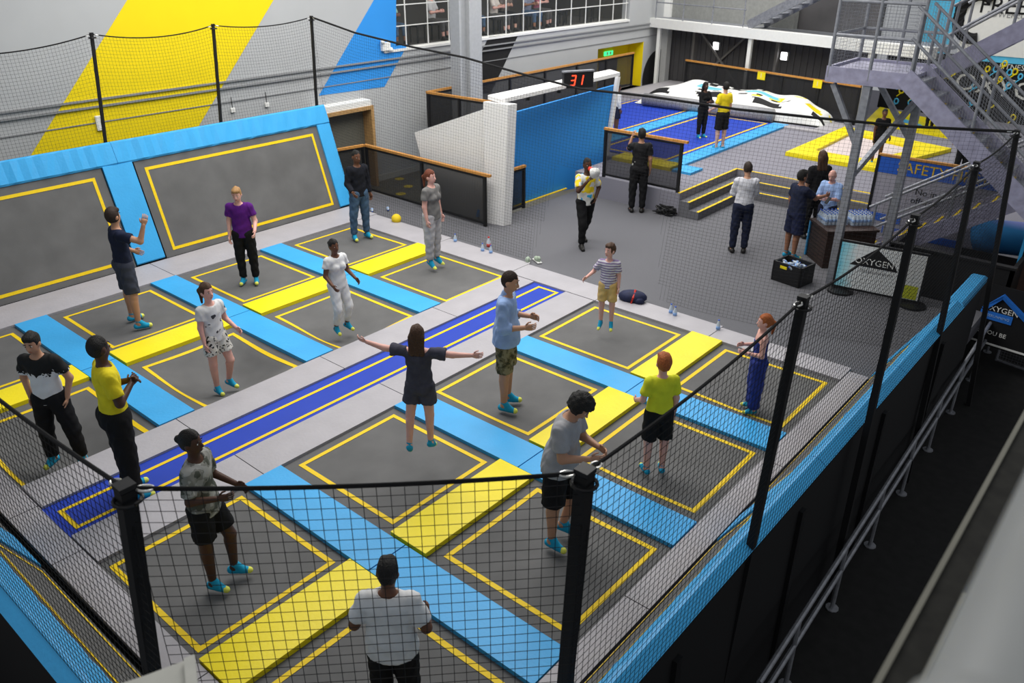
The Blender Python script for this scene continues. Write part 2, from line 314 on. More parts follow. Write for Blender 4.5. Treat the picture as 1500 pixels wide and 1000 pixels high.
# ---- sloping trampoline walls
def slope_wall(name, label, base0, base1, outn, H, lean, bays, divs, topw, top_cuts, fm=0.1, th=0.1):
    """base0->base1 along the foot; outn = outward normal; bays/divs are ranges of distance along the foot"""
    b0 = Vector((*base0, 0)); b1 = Vector((*base1, 0)); L = (b1-b0).length; u = (b1-b0)/L; n = Vector((*outn, 0)).normalized()
    sl = Vector((n.x*lean, n.y*lean, H)); SL = sl.length; sd = sl/SL; nin = u.cross(sd)
    if nin.z < 0: nin = -nin
    t = thing(name, label, 'trampoline wall', b0)
    P = lambda s, h, o: u*s+sd*h+nin*o
    def slab(s0, s1, h0, h1, o0, o1, nm, m, b=0.02, wave=0.0, ns=1):
        V = []; Fc = []
        prof = [(o0, 0), (o1-b, 0), (o1, b), (o1, -b), (o1-b, -0.0), (o0, -0.0)]
        hh = [h0, h0, h0+b, h1-b, h1, h1]; oo = [o0, o1-b, o1, o1, o1-b, o0]
        for k in range(ns+1):
            s = s0+(s1-s0)*k/ns
            for h, o in zip(hh, oo): V.append(P(s, h, o+(wave*math.sin(23*s)+wave*math.sin(37*s+h*5) if o == o1 else 0)))
        for k in range(ns):
            for j in range(6): Fc.append((k*6+j, k*6+(j+1) % 6, k*6+6+(j+1) % 6, k*6+6+j))
        Fc.append((5, 4, 3, 2, 1, 0)); Fc.append(tuple(ns*6+j for j in range(6)))
        return mesh_obj(nm, V, Fc, m, t)
    for s0, s1 in bays:
        jm = mesh_obj('wall_mat', [P(s0, 0.03, 0.02), P(s1, 0.03, 0.02), P(s1, SL-0.06, 0.02), P(s0, SL-0.06, 0.02)], [(0, 1, 2, 3)], MATG, t)
        a0, a1, c0, c1 = s0+fm+0.06, s1-fm-0.06, 0.14, SL-topw-0.14; w_ = 0.055; Q = []
        for (i0, i1, j0, j1) in ((a0, a1, c0, c0+w_), (a0, a1, c1-w_, c1), (a0, a0+w_, c0+w_, c1-w_), (a1-w_, a1, c0+w_, c1-w_)):
            Q.append([P(i0, j0, 0.026), P(i1, j0, 0.026), P(i1, j1, 0.026), P(i0, j1, 0.026)])
        V = [p for q in Q for p in q]; mesh_obj('yellow_outline', V, [(4*i, 4*i+1, 4*i+2, 4*i+3) for i in range(4)], YL, jm)
    for s0, s1 in divs: slab(s0, s1, 0.05, SL-topw+0.02, 0.0, th*0.8, 'divider_pad', LB, ns=1)
    for s0, s1 in zip(top_cuts[:-1], top_cuts[1:]): slab(s0+0.004, s1-0.004, SL-topw, SL+0.05, -0.10, th, 'top_pad', LB, 0.03, 0.009 if th > 0.06 else 0.003, max(2, int((s1-s0)/0.12)))
    MB().add([P(0, 0, -0.02), P(L, 0, -0.02), P(L, SL, -0.02), P(0, SL, -0.02), P(0, 0, -0.09), P(L, 0, -0.09), P(L, SL, -0.09), P(0, SL, -0.09)],
             [(0, 1, 2, 3), (7, 6, 5, 4), (0, 4, 5, 1), (1, 5, 6, 2), (2, 6, 7, 3), (3, 7, 4, 0)]).build('back_frame', BLK, t)
    return t
slope_wall('sloping_trampoline_wall', 'tall sloping trampoline wall with light blue padding against the yellow-striped grey wall', (-7.36, -4.5), (-7.36, 6.67), (-1, 0), 2.1, 0.70,
           [(0.3, 6.12), (6.72, 10.85)], [(6.14, 6.68), (10.83, 11.17)], 0.36, [0, 6.42, 11.17], th=0.07)
slope_wall('sloping_trampoline_wall', 'low sloping trampoline wall with light blue top pad beside the red-haired girl', (4.33, -2.9), (4.33, 6.66), (1, 0), 1.20, 0.70,
           [(0.05, 4.62), (5.12, 9.1)], [(4.62, 5.12), (9.06, 9.56)], 0.36, [0, 4.9, 7.2, 9.56], th=0.045)
slope_wall('sloping_trampoline_wall', 'low sloping trampoline wall with light blue top pad by the near end of the runway', (-7.0, -2.86), (4.3, -2.86), (0, -1), 1.20, 0.62,
           [(0.3, 5.9), (6.6, 11.2)], [(5.92, 6.58)], 0.36, [0, 6.3, 11.3], th=0.045)
t = thing('padded_barrier', 'straight black barrier with light blue top pad beyond the sloping wall', 'barrier', (5.0, 6.75, 0))
MB().box((-0.02, 0, -1.0), (0.08, 1.3, 1.10)).build('black_panel', BLK, t); MB().box((-0.10, 0, 1.08), (0.11, 1.28, 1.2), 0, 0.03).build('top_pad', LB, t)
# black skirts under the raised court
t = thing('black_skirt', 'black curtain skirt below the low sloping wall along the dark walkway', 'skirt', (5.10, -4.0, -1.0))
MB().box((-0.06, 0, 0), (0.0, 10.75, 2.14)).build('cloth_panel', BLK, t)
for k in range(5): MB().box((0.0, 1.2+2.2*k, 0.0), (0.04, 1.28+2.2*k, 1.9)).build('batten', BLKS, t)
t = thing('black_skirt', 'black curtain skirt below the near sloping wall', 'skirt', (-7.0, -3.52, -1.0))
MB().box((0, 0.0, 0), (12.1, 0.05, 2.14)).build('cloth_panel', BLK, t)
# ---- floors and hall shell
def poly_slab(name, pts, z0, z1, m, parent=None):
    return MB().prism([(x, y, z0) for x, y in pts], (0, 0, z1-z0)).build(name, m, parent)
struct(poly_slab('floor', [(-9.6, 6.56), (4.6, 6.22), (4.95, 6.7), (4.95, 13.4), (-1.44, 13.6), (-1.44, 10.9), (-4.3, 10.9), (-4.3, 7.75), (-9.6, 7.75)], -0.3, -0.005, CARP), 'charcoal carpet floor beside the court')
struct(poly_slab('floor_lower', [(-9.6, 7.72), (-4.3, 7.72), (-4.3, 13.0), (-9.6, 13.0)], -0.5, -0.4, mat('olive_brown_floor', (0.10, 0.095, 0.075), 0.5, 0.15, 3)), 'lower brown floor behind the railing')
struct(poly_slab('floor_platform', [(-9.6, 12.6), (-4.25, 12.6), (-4.25, 10.9), (-1.44, 10.9), (-1.44, 13.6), (7.5, 13.35), (7.5, 27), (-9.6, 27)], -0.3, 0.5, [mat('lilac_grey_carpet', (0.22, 0.215, 0.25), 0.95, 0.2, 160)]), 'raised carpeted platform')
struct(MB().box((-14, -9, -1.15), (12, 26, -1.0)).build('floor_walkway', DARK), 'dark lower walkway floor')
dots = [(585, 262), (598, 273), (587, 284)]
for i, (a, b) in enumerate(dots):
    p = at(a, b, -0.4); d = MB().lathe([(0.13, 0), (0.13, 0.006)], n=16).build('floor_dot', mat('yellow_floor_dot', (0.55, 0.42, 0.02), 0.6)); d.location = (p[0], p[1], -0.4)
    tag(d, 'round yellow floor sticker on the lower brown floor', 'floor sticker', 'yellow floor stickers')
# steps
for k, (dx, z) in enumerate([(0.49, 0.17), (0.25, 0.34)]):
    t = thing('carpet_step', ['lowest carpeted step up to the platform with yellow nosing', 'middle carpeted step up to the platform with yellow nosing'][k], 'step', (-1.44, 10.9, 0), group='platform steps')
    d0 = dx-0.24; tr = MB().prism([(d0, 0, 0), (dx, 0, 0), (dx, 2.7-dx, 0), (4.3, 2.6-dx, 0), (4.3, 2.6-d0, 0), (d0, 2.7-d0, 0)], (0, 0, z)).build('tread', [CARP], t)
    MB().box((dx-0.05, 0, z), (dx+0.004, 2.7-dx, z+0.008)).box((dx-0.05, 2.7-dx, z), (4.3, 2.75-dx, z+0.008)).build('yellow_nosing', YL, tr)
t = thing('platform_nosing', 'yellow edge strip on the top step of the platform', 'edge strip', (-1.44, 10.9, 0.5))
MB().box((-0.05, 0, 0), (0.003, 2.7, 0.008)).box((-0.05, 2.69, 0), (4.3, 2.74, 0.008)).build('yellow_nosing', YL, t)
# left wall
WX = -9.6
RY0, RY1, RZ = atx(876, 72, WX)[1], atx(943, 62, WX)[1], atx(876, 72, WX)[2]   # opening of the exit recess
struct(MB().box((WX-0.3, -9, -1), (WX, 9.86, 9)).box((WX-0.3, 9.86, -1), (WX, RY0, 2.83)).box((WX-0.3, RY1, -1), (WX, 23.6, 2.83)).box((WX-0.3, RY0, -1), (WX, RY1, 0.5)).box((WX-0.3, RY0, RZ), (WX, RY1, 2.83)).box((WX-0.3, 21.1, 2.83), (WX, 23.6, 9)).box((WX-0.3, 9.86, 6.2), (WX, 21.1, 9)).build('wall_left', WALLG), 'grey painted hall wall')
def wpoly(name, pxs, m, off=0.006):
    V = [atx(a, b, WX) for a, b in pxs]; o = MB().prism([(WX+0.001, v[1], v[2]) for v in V], (off, 0, 0)).build(name, m); return struct(o)
wpoly('trim_yellow_stripe', [(190, -6), (404, -6), (245, 262), (5, 292)], WYEL).__setitem__('label', 'broad diagonal yellow stripe painted on the wall')
wpoly('trim_blue_stripe', [(551, -6), (467, 140), (563, 127), (597, 65), (580, 67), (580, -6)], WBLU).__setitem__('label', 'diagonal blue stripe painted on the wall')
wpoly('trim_black_stripe', [(716, 54), (760, 49), (719, 136), (672, 142)], WBLK).__setitem__('label', 'diagonal black stripe painted on the wall')
for k, z in enumerate((2.62, 2.49, 2.2)):
    struct(MB().box((WX, -9, z), (WX+(0.05 if k < 2 else 0.02), 23.5, z+(0.035 if k < 2 else 0.02))).build('trim_ledge', mat('grey_ledge', (0.25, 0.255, 0.26), 0.7)), 'horizontal ledge along the grey wall')
struct(MB().box((WX, 9.0, -0.4), (WX+0.03, 12.9, -0.25)).build('baseboard_left', mat('pale_skirting', (0.45, 0.45, 0.42), 0.7)), 'pale skirting of the lower floor')
# mezzanine behind the wall opening
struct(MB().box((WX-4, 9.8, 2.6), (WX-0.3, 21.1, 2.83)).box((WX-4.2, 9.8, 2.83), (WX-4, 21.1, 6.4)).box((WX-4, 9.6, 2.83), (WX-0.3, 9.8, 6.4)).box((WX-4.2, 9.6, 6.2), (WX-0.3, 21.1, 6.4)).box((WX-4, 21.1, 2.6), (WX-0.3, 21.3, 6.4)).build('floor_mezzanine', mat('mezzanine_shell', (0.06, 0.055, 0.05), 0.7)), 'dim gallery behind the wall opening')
struct(MB().box((WX-0.32, 9.84, 2.80), (WX+0.04, 21.1, 2.86)).build('trim_sill', WHITE), 'white sill under the gallery railing')
t = thing('gallery_railing', 'white grid railing with glass across the gallery opening', 'railing', (WX-0.05, 9.86, 2.86))
for k in range(15): MB().box((-0.012, 0.02+0.79*k, 0), (0.012, 0.045+0.79*k, 1.7)).build('upright', WHITE, t)
for z in (0.0, 0.52, 1.02, 1.5): MB().box((-0.014, 0, z), (0.014, 11.2, z+0.024)).build('rail', WHITE, t)
MB().box((-0.004, 0, 0.03), (0.004, 11.2, 1.5)).build('glass_pane', mat('clear_glass', (0.2, 0.22, 0.22), 0.05, 0, alpha=0.06), t)
for k in range(14):
    ch = thing('gallery_stool', 'dark stool on the gallery behind the white railing', 'stool', (WX-0.75-0.25*(k % 2), 10.2+0.78*k, 2.83), group='gallery stools')
    MB().box((-0.17, -0.17, 0.42), (0.17, 0.17, 0.46)).build('seat', BLKS, ch)
    for a in (-1, 1):
        for b in (-1, 1): MB().box((a*0.14-0.015, b*0.14-0.015, 0), (a*0.14+0.015, b*0.14+0.015, 0.42)).build('leg', BLKS, ch)
# column
t = thing('steel_column', 'grey steel column standing in front of the wall stripes', 'column', (-8.55, 11.78, -0.4))
for nm, lo, hi in (('flange', (-0.17, -0.42, 0), (0.17, -0.36, 9)), ('flange', (-0.17, 0.36, 0), (0.17, 0.42, 9)), ('web', (-0.03, -0.36, 0), (0.03, 0.36, 9)), ('casing', (0.02, -0.05, 0), (0.17, 0.36, 9))):
    MB().box(lo, hi).build(nm, mat('column_grey', (0.40, 0.41, 0.42), 0.6), t)
# wall fittings
def fitting(name, label, cat, px, py, sy, sz, m, dep=0.05):
    p = atx(px, py, WX); o = MB().box((0, -sy/2, -sz/2), (dep, sy/2, sz/2), 0, 0.008).build(name, m); o.location = (WX, p[1], p[2]); return tag(o, label, cat)
fitting('wall_box', 'white electrical box on the yellow wall stripe', 'electrical box', 145, 180, 0.14, 0.28, WHITE)
for a, b in ((340, 161), (390, 153)):
    o = fitting('wall_socket', 'small white socket with cable on the grey wall '+('next to the yellow stripe' if a < 360 else 'away from the yellow stripe'), 'socket', a, b, 0.10, 0.10, WHITE); o['group'] = 'wall sockets'
    MB().tube([(0.03, 0, 0.05), (0.03, 0.0, 0.28)], 0.008, 6).build('cable', BLKS, o)
p = atx(563, 68, WX); t = thing('emergency_light', 'white twin spot emergency light on the blue wall stripe', 'light', (WX, p[1], p[2]))
MB().box((0, -0.13, -0.1), (0.09, 0.13, 0.1), 0, 0.01).build('housing', WHITE, t)
for s in (-1, 1): MB().ball((0.1, s*0.13, 0.13 if s < 0 else -0.08), 0.06, 10).build('spot_head', WHITE, t, True)
# doorway with oak lining
d0 = atx(484, 170, WX); y0, y1, zt = 7.6, 9.1, 1.55
t = thing('doorway', 'oak lined doorway in the grey wall beside the sloping wall', 'doorway', (WX, y0, -0.4))
MB().box((0, 0, 0), (0.35, 0.09, 1.97)).build('jamb', WOODF, t); MB().box((0, y1-y0-0.09, 0), (0.35, y1-y0, 1.97)).build('jamb', WOODF, t)
MB().box((0, 0, 1.97), (0.35, y1-y0, 2.06)).build('head_lining', WOODF, t); MB().box((0.005, 0.09, 0), (0.015, y1-y0-0.09, 1.97)).build('door_leaf', mat('olive_grey_door', (0.13, 0.125, 0.10), 0.6), t)
MB().box((0, -0.1, 2.06), (0.32, y1-y0-0.05, 2.2)).build('cornice', WHITE, t); MB().ball((0.05, 0.3, 0.95), 0.03, 8).build('knob', BLKS, t)
# ================================================================ POLES, NETS
def pole(label, top, bot, w_=0.10):
    t = thing('net_pole', label, 'pole', bot, group='black net poles'); a = Vector((0, 0, 0)); b = Vector(top)-Vector(bot)
    MB().obox(a, b, w_, w_, up=(0, 1, 0)).build('post', BLK, t)
    MB().obox(b, b+Vector((0, 0, 0.025)), w_*1.1, w_*1.1, up=(0, 1, 0)).build('cap', BLKS, t)
    m = MB(); m.tube([b+Vector((0.06*math.cos(q), 0.06*math.sin(q), -0.06)) for q in np.linspace(0, 2*math.pi, 13)], 0.010, 6); m.build('ring', BLKS, t)
    return Vector(top)
p1t = at(183, 715, 3.35); p1 = pole('black padded net pole by the end of the blue runway', p1t, aty(222, 975, p1t[1]-0.02)*0.0+np.array([*(p1t[:2]+(aty(222, 975, p1t[1]-0.02)-p1t)[:2]*1.9), 1.05]), 0.07)
p2t = at(857, 692, 3.3); q = at(828, 1000, 1.6); p2 = pole('black padded net pole beside the curly-haired man', p2t, p2t+(q-p2t)*1.28, 0.07)
def rp(tx, ty, bx, by, label):
    b = at(bx, by, 1.2); zt = hz(b[0], b[1], ty); tp = at(tx, ty, zt); return pole(label, tp, tp+(b-tp)*2.1, 0.062)
p3 = rp(1177, 438, 1100, 800, 'black net pole beside the red-haired girl'); p4 = rp(1341, 318, 1270, 630, 'black net pole in front of the white banner board')
p5 = rp(1431, 240, 1376, 488, 'black net pole in front of the blue diamond banner'); p6 = rp(1490, 193, 1453, 400, 'black net pole below the steel stair')
L = []
for (tx, ty, bx, by, lb) in ((134, 50, 155, 212, 'slim black net pole rising over the yellow wall stripe'), (312, 37, 324, 184, 'slim black net pole at the right edge of the yellow stripe'), (456, 25, 464, 156, 'slim black net pole above the corner of the tall sloping wall')):
    a = atx(tx, ty, -8.25); b = atx(bx, by, -8.25); L.append(pole(lb, a, a+(b-a)*1.55, 0.048))
L0 = Vector((L[0].x, L[0].y-2.6, L[0].z-0.1))
def sagline(a, b, sag, n=24):
    a = Vector(a); b = Vector(b); return [a.lerp(b, k/n)-Vector((0, 0, sag*4*(k/n)*(1-k/n))) for k in range(n+1)]
def net(label, top, bot, cell=0.055, r=0.0016, mask=None, rope=0.011, shack=True, hang=None):
    """top/bot: matching polylines of the upper and lower edge"""
    t = thing('safety_net', label, 'net', top[0], group='black safety nets'); o = Vector(top[0])
    ac = [0]
    for a, b in zip(top[:-1], top[1:]): ac.append(ac[-1]+(Vector(b)-Vector(a)).length)
    Ln = ac[-1]; Hh = max((Vector(a)-Vector(b)).length for a, b in zip(top, bot))
    def S(s, h):
        k = 0
        while k < len(ac)-2 and ac[k+1] < s: k += 1
        f = (s-ac[k])/(ac[k+1]-ac[k]); return Vector(top[k]).lerp(Vector(top[k+1]), f).lerp(Vector(bot[k]).lerp(Vector(bot[k+1]), f), h)-o
    m = MB(); ns = int(Ln/cell); nh = int(Hh/cell); K = max(3, len(top)-1)
    def strand(pts):
        V = []; Fc = []
        for i, p in enumerate(pts):
            d = (pts[min(i+1, len(pts)-1)]-pts[max(i-1, 0)]).normalized(); a = d.cross(Vector((0.3, 0.5, 0.81))).normalized(); b = d.cross(a)
            for q in range(3): V.append(p+a*(r*math.cos(2.094*q))+b*(r*math.sin(2.094*q)))
        for i in range(len(pts)-1):
            for q in range(3): Fc.append((3*i+q, 3*i+3+q, 3*i+3+(q+1) % 3, 3*i+(q+1) % 3))
        m.add(V, Fc)
    for i in range(ns+1):
        s = Ln*i/ns; run = []
        for j in range(0, 13):
            h = j/12
            if mask is None or mask(s/Ln, h): run.append(S(s, h))
            else:
                if len(run) > 1: strand(run)
                run = []
        if len(run) > 1: strand(run)
    for j in range(1, nh+1):
        h = j/nh; run = []; KK = K if mask is None else 60
        for i in range(KK+1):
            f = i/KK
            if mask is None or mask(f, h): run.append(S(f*Ln, h))
            else:
                if len(run) > 1: strand(run)
                run = []
        if len(run) > 1: strand(run)
    m.build('net_mesh', NETM, t)
    MB().tube([Vector(p)-o for p in top], rope, 6).build('head_rope', ROPE, t)
    if shack:
        for e, f in ((0, 1), (-1, -2)):
            a = Vector(top[e])-o; d = (Vector(top[f])-Vector(top[e])).normalized(); sd = d.cross(Vector((0, 0, 1))).normalized()
            pts = [a+d*(0.05+0.07*(0.5-0.5*math.cos(q)))+sd*(0.022*math.sin(q)) for q in np.linspace(0, 2*math.pi, 15)]
            MB().tube(pts, 0.007, 6).build('shackle', CHR, t)
    return t
def low(P, off, z, dx=0, dy=0): return [Vector((p.x+dx, p.y+dy, z)) for p in P]
tl = sagline(p1, p2, 0.03); net('square mesh safety net across the near corner in front of the white tee person', tl, low(tl, 0, 1.27), 0.062, 0.0021)
tl = sagline(p2, p3, 0.05); net('safety net between the pole by the curly-haired man and the pole by the red-haired girl', tl, [Vector((5.14, p.y, 1.16)) for p in tl], 0.055, 0.0019)
tl = sagline(p3, p4, 0.06); net('safety net in front of the dark carpet beside the red-haired girl', tl, [Vector((5.14, p.y, 1.16)) for p in tl], 0.055, 0.0019)
tl = sagline(p4, p5, 0.05); net('safety net in front of the white banner board', tl, [Vector((5.14, p.y, 1.16)) for p in tl], 0.055, 0.0019)
tl = sagline(p5, p6, 0.05); net('safety net end bay by the blue diamond banner', tl, [Vector((5.14, p.y, 1.16)) for p in tl], 0.055, 0.0019)
w0 = Vector((p1.x-2.6, p1.y+0.0, p1.z-1.2)); tl = sagline(p1, (0.9, -3.42, 3.25), 0.06)
net('safety net dropping from the pole at the end of the blue runway', tl, [Vector((p.x, -3.5, 1.2)) for p in tl], 0.055, 0.0019)
def lbot(P): return [Vector((-8.05, p.y, 2.1)) for p in P]
tl = sagline(L0, L[0], 0.12); net('fine net over the grey wall beside the yellow stripe', tl, lbot(tl), 0.06, 0.0019)
tl = sagline(L[0], L[1], 0.13); net('fine net in front of the yellow wall stripe', tl, lbot(tl), 0.06, 0.0019)
tl = sagline(L[1], L[2], 0.10); net('fine net in front of the wall sockets', tl, lbot(tl), 0.06, 0.0019)
# end net: from the last slim pole to the far right pole, drawn aside to leave an opening
ctl = [Vector(L[2])]+[Vector(aty(a, b, y)) for a, b, y in ((520, 48, 6.72), (600, 68, 6.75), (680, 84, 6.8), (760, 107, 6.85), (850, 130, 6.95), (950, 141, 7.1), (1080, 160, 7.3), (1200, 173, 7.5), (1330, 185, 7.8), (1430, 190, 8.0))]+[Vector(p6)]
bot = []
for p in ctl: bot.append(Vector((max(-7.9, min(4.9, p.x*1.02)), 6.62 if p.x < 2 else 6.62+(p.x-2)*0.35, 0.03)))
def emask(f, h):
    c = 0.47+0.055*(1-h)
    return not (c < f < c+0.10+0.10*h and h > 0.42)
net('long end net on a sagging rope in front of the white panel and blue portal', ctl, bot, 0.065, 0.0015, emask, 0.02)
# ================================================================ RAILINGS
def railing(name, label, a, b, zf, h=1.1, posts=None, infill=True, ext0=0.0, ext1=0.0):
    a = Vector((*a[:2], zf)); b = Vector((*b[:2], zf)); t = thing(name, label, 'railing', a); d = b-a; L_ = d.length; u = d/L_
    MB().obox(-u*ext0+Vector((0, 0, h)), d+u*ext1+Vector((0, 0, h)), 0.075, 0.05).build('handrail', WOOD, t)
    n = posts or max(2, int(L_/1.5)+1)
    for k in range(n):
        p = u*(0.04+(L_-0.08)*k/(n-1)); MB().obox(p, p+Vector((0, 0, h-0.02)), 0.06, 0.06).build('post', BLKS, t)
    if infill:
        MB().obox(Vector((0, 0, 0.06)), d+Vector((0, 0, 0.06)), 0.035, 0.04).build('bottom_rail', BLKS, t)
        MB().obox(Vector((0, 0, h-0.06)), d+Vector((0, 0, h-0.06)), 0.035, 0.04).build('upper_rail', BLKS, t)
        V = [Vector((0, 0, 0.08)), d+Vector((0, 0, 0.08)), d+Vector((0, 0, h-0.08)), Vector((0, 0, h-0.08))]
        MB().prism(V, Vector((-u.y, u.x, 0))*0.006).build('infill_mesh', MESHP, t)
    return t
railing('timber_railing', 'timber topped black mesh railing behind the grey tee woman', (-8.0, 7.70), (-4.1, 7.60), 0.0, 1.1, 3, ext1=0.12)
railing('timber_railing', 'short timber topped railing turning the corner behind the black jumper man', (-8.15, 6.75), (-8.0, 7.66), 0.0, 1.1, 2)
railing('timber_railing', 'timber topped black mesh railing on the platform edge by the man in a black tee', (-3.5, 10.93), (-1.48, 10.93), 0.5, 1.1, 2, ext1=0.1)
railing('timber_railing', 'stub of timber topped railing inside the blue portal', (-4.35, 8.2), (-4.35, 9.15), 0.0, 0.95, 2)
c0 = atx(625, 135, -8.75); c1 = atx(910, 73, -9.2)
railing('timber_railing', 'long timber topped railing along the grey wall behind the steel column', (c0[0]+0.0, c0[1]), (-9.0, 20.6), c0[2]-1.1, 1.1, 7)
railing('timber_railing', 'dark railing crossing behind the white panel below the column', (c0[0]+0.02, c0[1]), (c0[0]+2.2, c0[1]+0.1), c0[2]-1.1, 1.1, 3)
f0 = at(1005, 88, 1.6); f1 = at(1262, 127, 1.6); f00 = at(905, 76, 1.75)
railing('timber_railing', 'timber topped railing in front of the dark far wall with yellow signs', f0, f1, 0.5, 1.1, 6)
# ================================================================ BLUE PORTAL
t = thing('blue_portal', 'white faceted portal with blue inner wall beside the man with a megaphone', 'portal', (-4.0, 7.9, 0))
def loc(p): return (p[0]+4.0, p[1]-7.9, p[2])
W1 = [loc(aty(a, b, 7.95)) for a, b in ((607, 194), (640, 322), (712, 327), (738, 150))]; MB().prism(W1, (0, 0.07, 0)).build('white_side_panel', WALLW, t)
pf = at(725, 329); zt = hz(-3.95, 7.85, 152)
MB().prism([loc((-4.28, 7.78, 0)), loc((-3.86, 7.86, 0)), loc((-3.74, 7.88, zt)), loc((-4.34, 7.8, zt))], (0.05, 0.2, 0)).build('white_post', WALLW, t)
B = [loc(atx(a, b, -4.62)) for a, b in ((700, 318), (812, 281), (884, 269), (903, 124), (735, 170))]; MB().prism(B, (-0.06, 0, 0)).build('blue_wall', WBLU, t)
e0, e1 = Vector(loc(atx(905, 112, -4.56))), Vector(loc(atx(879, 292, -4.56))); MB().obox(e0, e1, 0.09, 0.10, up=(0, 1, 0)).build('white_edge', WALLW, t)
b0 = Vector(loc((-3.95, 7.9, zt))); b1 = Vector(loc(atx(908, 111, -4.3)))
MB().prism([b0, b1, b1+Vector((-0.3, 0, 0.04)), b0+Vector((-0.35, 0, 0.04))], (0, 0, 0.08)).build('white_roof_beam', WALLW, t)
for f in (0.25, 0.5): p = b0.lerp(b1, f); MB().tube([p+Vector((-0.2, 0, 0)), p+Vector((-0.2, 0, -0.12))], 0.05, 8).build('spotlight', BLKS, t)
MB().box(loc((-4.6, 9.04, 0)), loc((-4.54, 11.0, 0.012))).build('yellow_floor_line', YL, t)
ck = b0.lerp(b1, 0.56)+Vector((-4.0+0.12, 7.9, 0.16)); t = thing('led_clock', 'black LED scoreboard reading 31 on the portal beam', 'clock', ck, math.radians(62))
MB().box((-0.36, -0.05, -0.17), (0.36, 0.05, 0.17), 0, 0.01).build('housing', BLKS, t); MB().box((-0.37, -0.06, 0.17), (0.37, 0.06, 0.2)).build('metal_cap', GALV, t)
RED = mat('red_led', (0.5, 0.01, 0.005), 0.5, emit=(1, 0.06, 0.02, 2.5))
SEG = {'a': ((-.05, .1), (.05, .1)), 'b': ((.05, .1), (.05, 0)), 'c': ((.05, 0), (.05, -.1)), 'd': ((-.05, -.1), (.05, -.1)), 'e': ((-.05, -.1), (-.05, 0)), 'f': ((-.05, 0), (-.05, .1)), 'g': ((-.05, 0), (.05, 0))}
for cx, sg in ((-0.14, 'abgcd'), (0.04, 'bc')):
    for s in sg: (x0, z0), (x1, z1) = SEG[s]; MB().obox((cx+x0+0.18*z0, -0.053, z0), (cx+x1+0.18*z1, -0.053, z1), 0.022, 0.022, up=(0, 1, 0)).build('led_segment', RED, t)
# ================================================================ PLATFORM FURNITURE
ZP = 0.5
def pbed(label, x0, x1, y0, y1):
    t = thing('blue_trampoline', label, 'trampoline', (x0, y0, ZP), group='royal blue beds on the platform')
    MB().box((0, 0, 0), (x1-x0, y1-y0, 0.03)).build('jumping_mat', MATB, t)
    V, Fc = strip([(0.1, 0.12), (x1-x0-0.1, 0.12), (x1-x0-0.1, y1-y0-0.12), (0.1, y1-y0-0.12)], 0.07, lambda x, y: 0.03); mesh_obj('yellow_outline', V, Fc, YL, t)
pbed('royal blue trampoline bed under the two people on the platform', -5.2, -3.0, 13.0, 19.0); pbed('royal blue trampoline bed behind the blue portal', -8.2, -5.75, 13.2, 19.6)
pad('light_blue_pad', 'light blue pad on the platform beside the grey carpet', -2.98, -2.52, 12.95, 19.0, LB, LBS, ZP, ZP+0.07); pad('light_blue_pad', 'light blue pad between the two royal blue beds', -5.72, -5.22, 12.95, 19.6, LB, LBS, ZP, ZP+0.07)
pad('yellow_pad', 'olive yellow pad along the platform railing behind the man in a black tee', -4.2, -2.55, 12.35, 12.9, YV, YV, ZP, ZP+0.10)
pad('light_blue_pad', 'light blue pad at the front end of the platform pad', -2.5, -2.0, 12.35, 12.93, LB, LBS, ZP, ZP+0.07)
# airbag
def airbag():
    t = thing('air_bag', 'large white inflated landing bag with printed lettering in front of the far wall', 'airbag', (-7.8, 19.5, ZP)); NX, NY = 60, 26; V = []; Fc = []
    for i in range(NX+1):
        for j in range(NY+1):
            u, v = i/NX, j/NY; x = 6.1*u; y = -0.55+0.45*u+v*(2.9-1.85*u)
            e = min(1, 7*min(u, 1-u))**0.5*min(1, 5*min(v, 1-v))**0.5
            V.append((x, y, 0.05+e*(0.50+0.07*math.sin(3.2*x)*math.sin(2.2*y+x)+0.04*math.sin(5*x+2*y)+0.07*v)))
    for i in range(NX):
        for j in range(NY): a = i*(NY+1)+j; Fc.append((a, a+NY+1, a+NY+2, a+1))
    idx = []
    for f in Fc:
        c = np.mean([V[k] for k in f], axis=0); k = 0; n1 = math.sin(5.1*c[0]+1.3)*math.sin(6.3*c[1]+c[0]); n2 = math.sin(3.3*c[0]+2.2*c[1]); uu = c[0]/6.1; vv = (c[1]+0.55-0.45*uu)/(2.9-1.85*uu); band = 0.25 < uu < 0.85
        s1 = math.sin(11*c[0])*math.sin(9*c[1]+2*c[0])
        if band and 0.66 < vv < 0.85 and uu < 0.62 and s1 > -0.15: k = 1
        elif band and 0.46 < vv < 0.62 and n2 > -0.2: k = 2
        elif band and 0.36 < vv < 0.44 and s1 > 0.0: k = 1
        elif uu > 0.6 and 0.25 < vv < 0.75 and n1 < -0.25: k = 3
        elif 0.10 < vv < 0.24 and n2 > 0.1: k = 1
        idx.append(k)
    mesh_obj('inflated_cover', V, Fc, [WHITE, BLK, mat('cyan_print', (0.15, 0.5, 0.6), 0.6), YV], t, True, idx)
    MB().tube([(0.4, -0.6, 0.22), (4.7, -0.35, 0.22)], 0.2, 12).build('silver_blower_tube', mat('silver_cloth', (0.30, 0.30, 0.31), 0.4, 0.3, 25), t, True)
airbag()
pad('grey_pad', 'grey pad in front of the inflated white bag beside the yellow frame', -2.9, -0.9, 18.65, 18.95, GV, GVS, ZP, ZP+0.06); pad('grey_pad', 'grey pad running back beside the inflated white bag', -1.75, -1.15, 19.0, 20.3, GV, GVS, ZP, ZP+0.06)
pad('grey_pad', 'grey sloped pad under the yellow wall recess', -8.9, -7.9, 19.8, 23.0, GV, GVS, ZP, ZP+0.2)
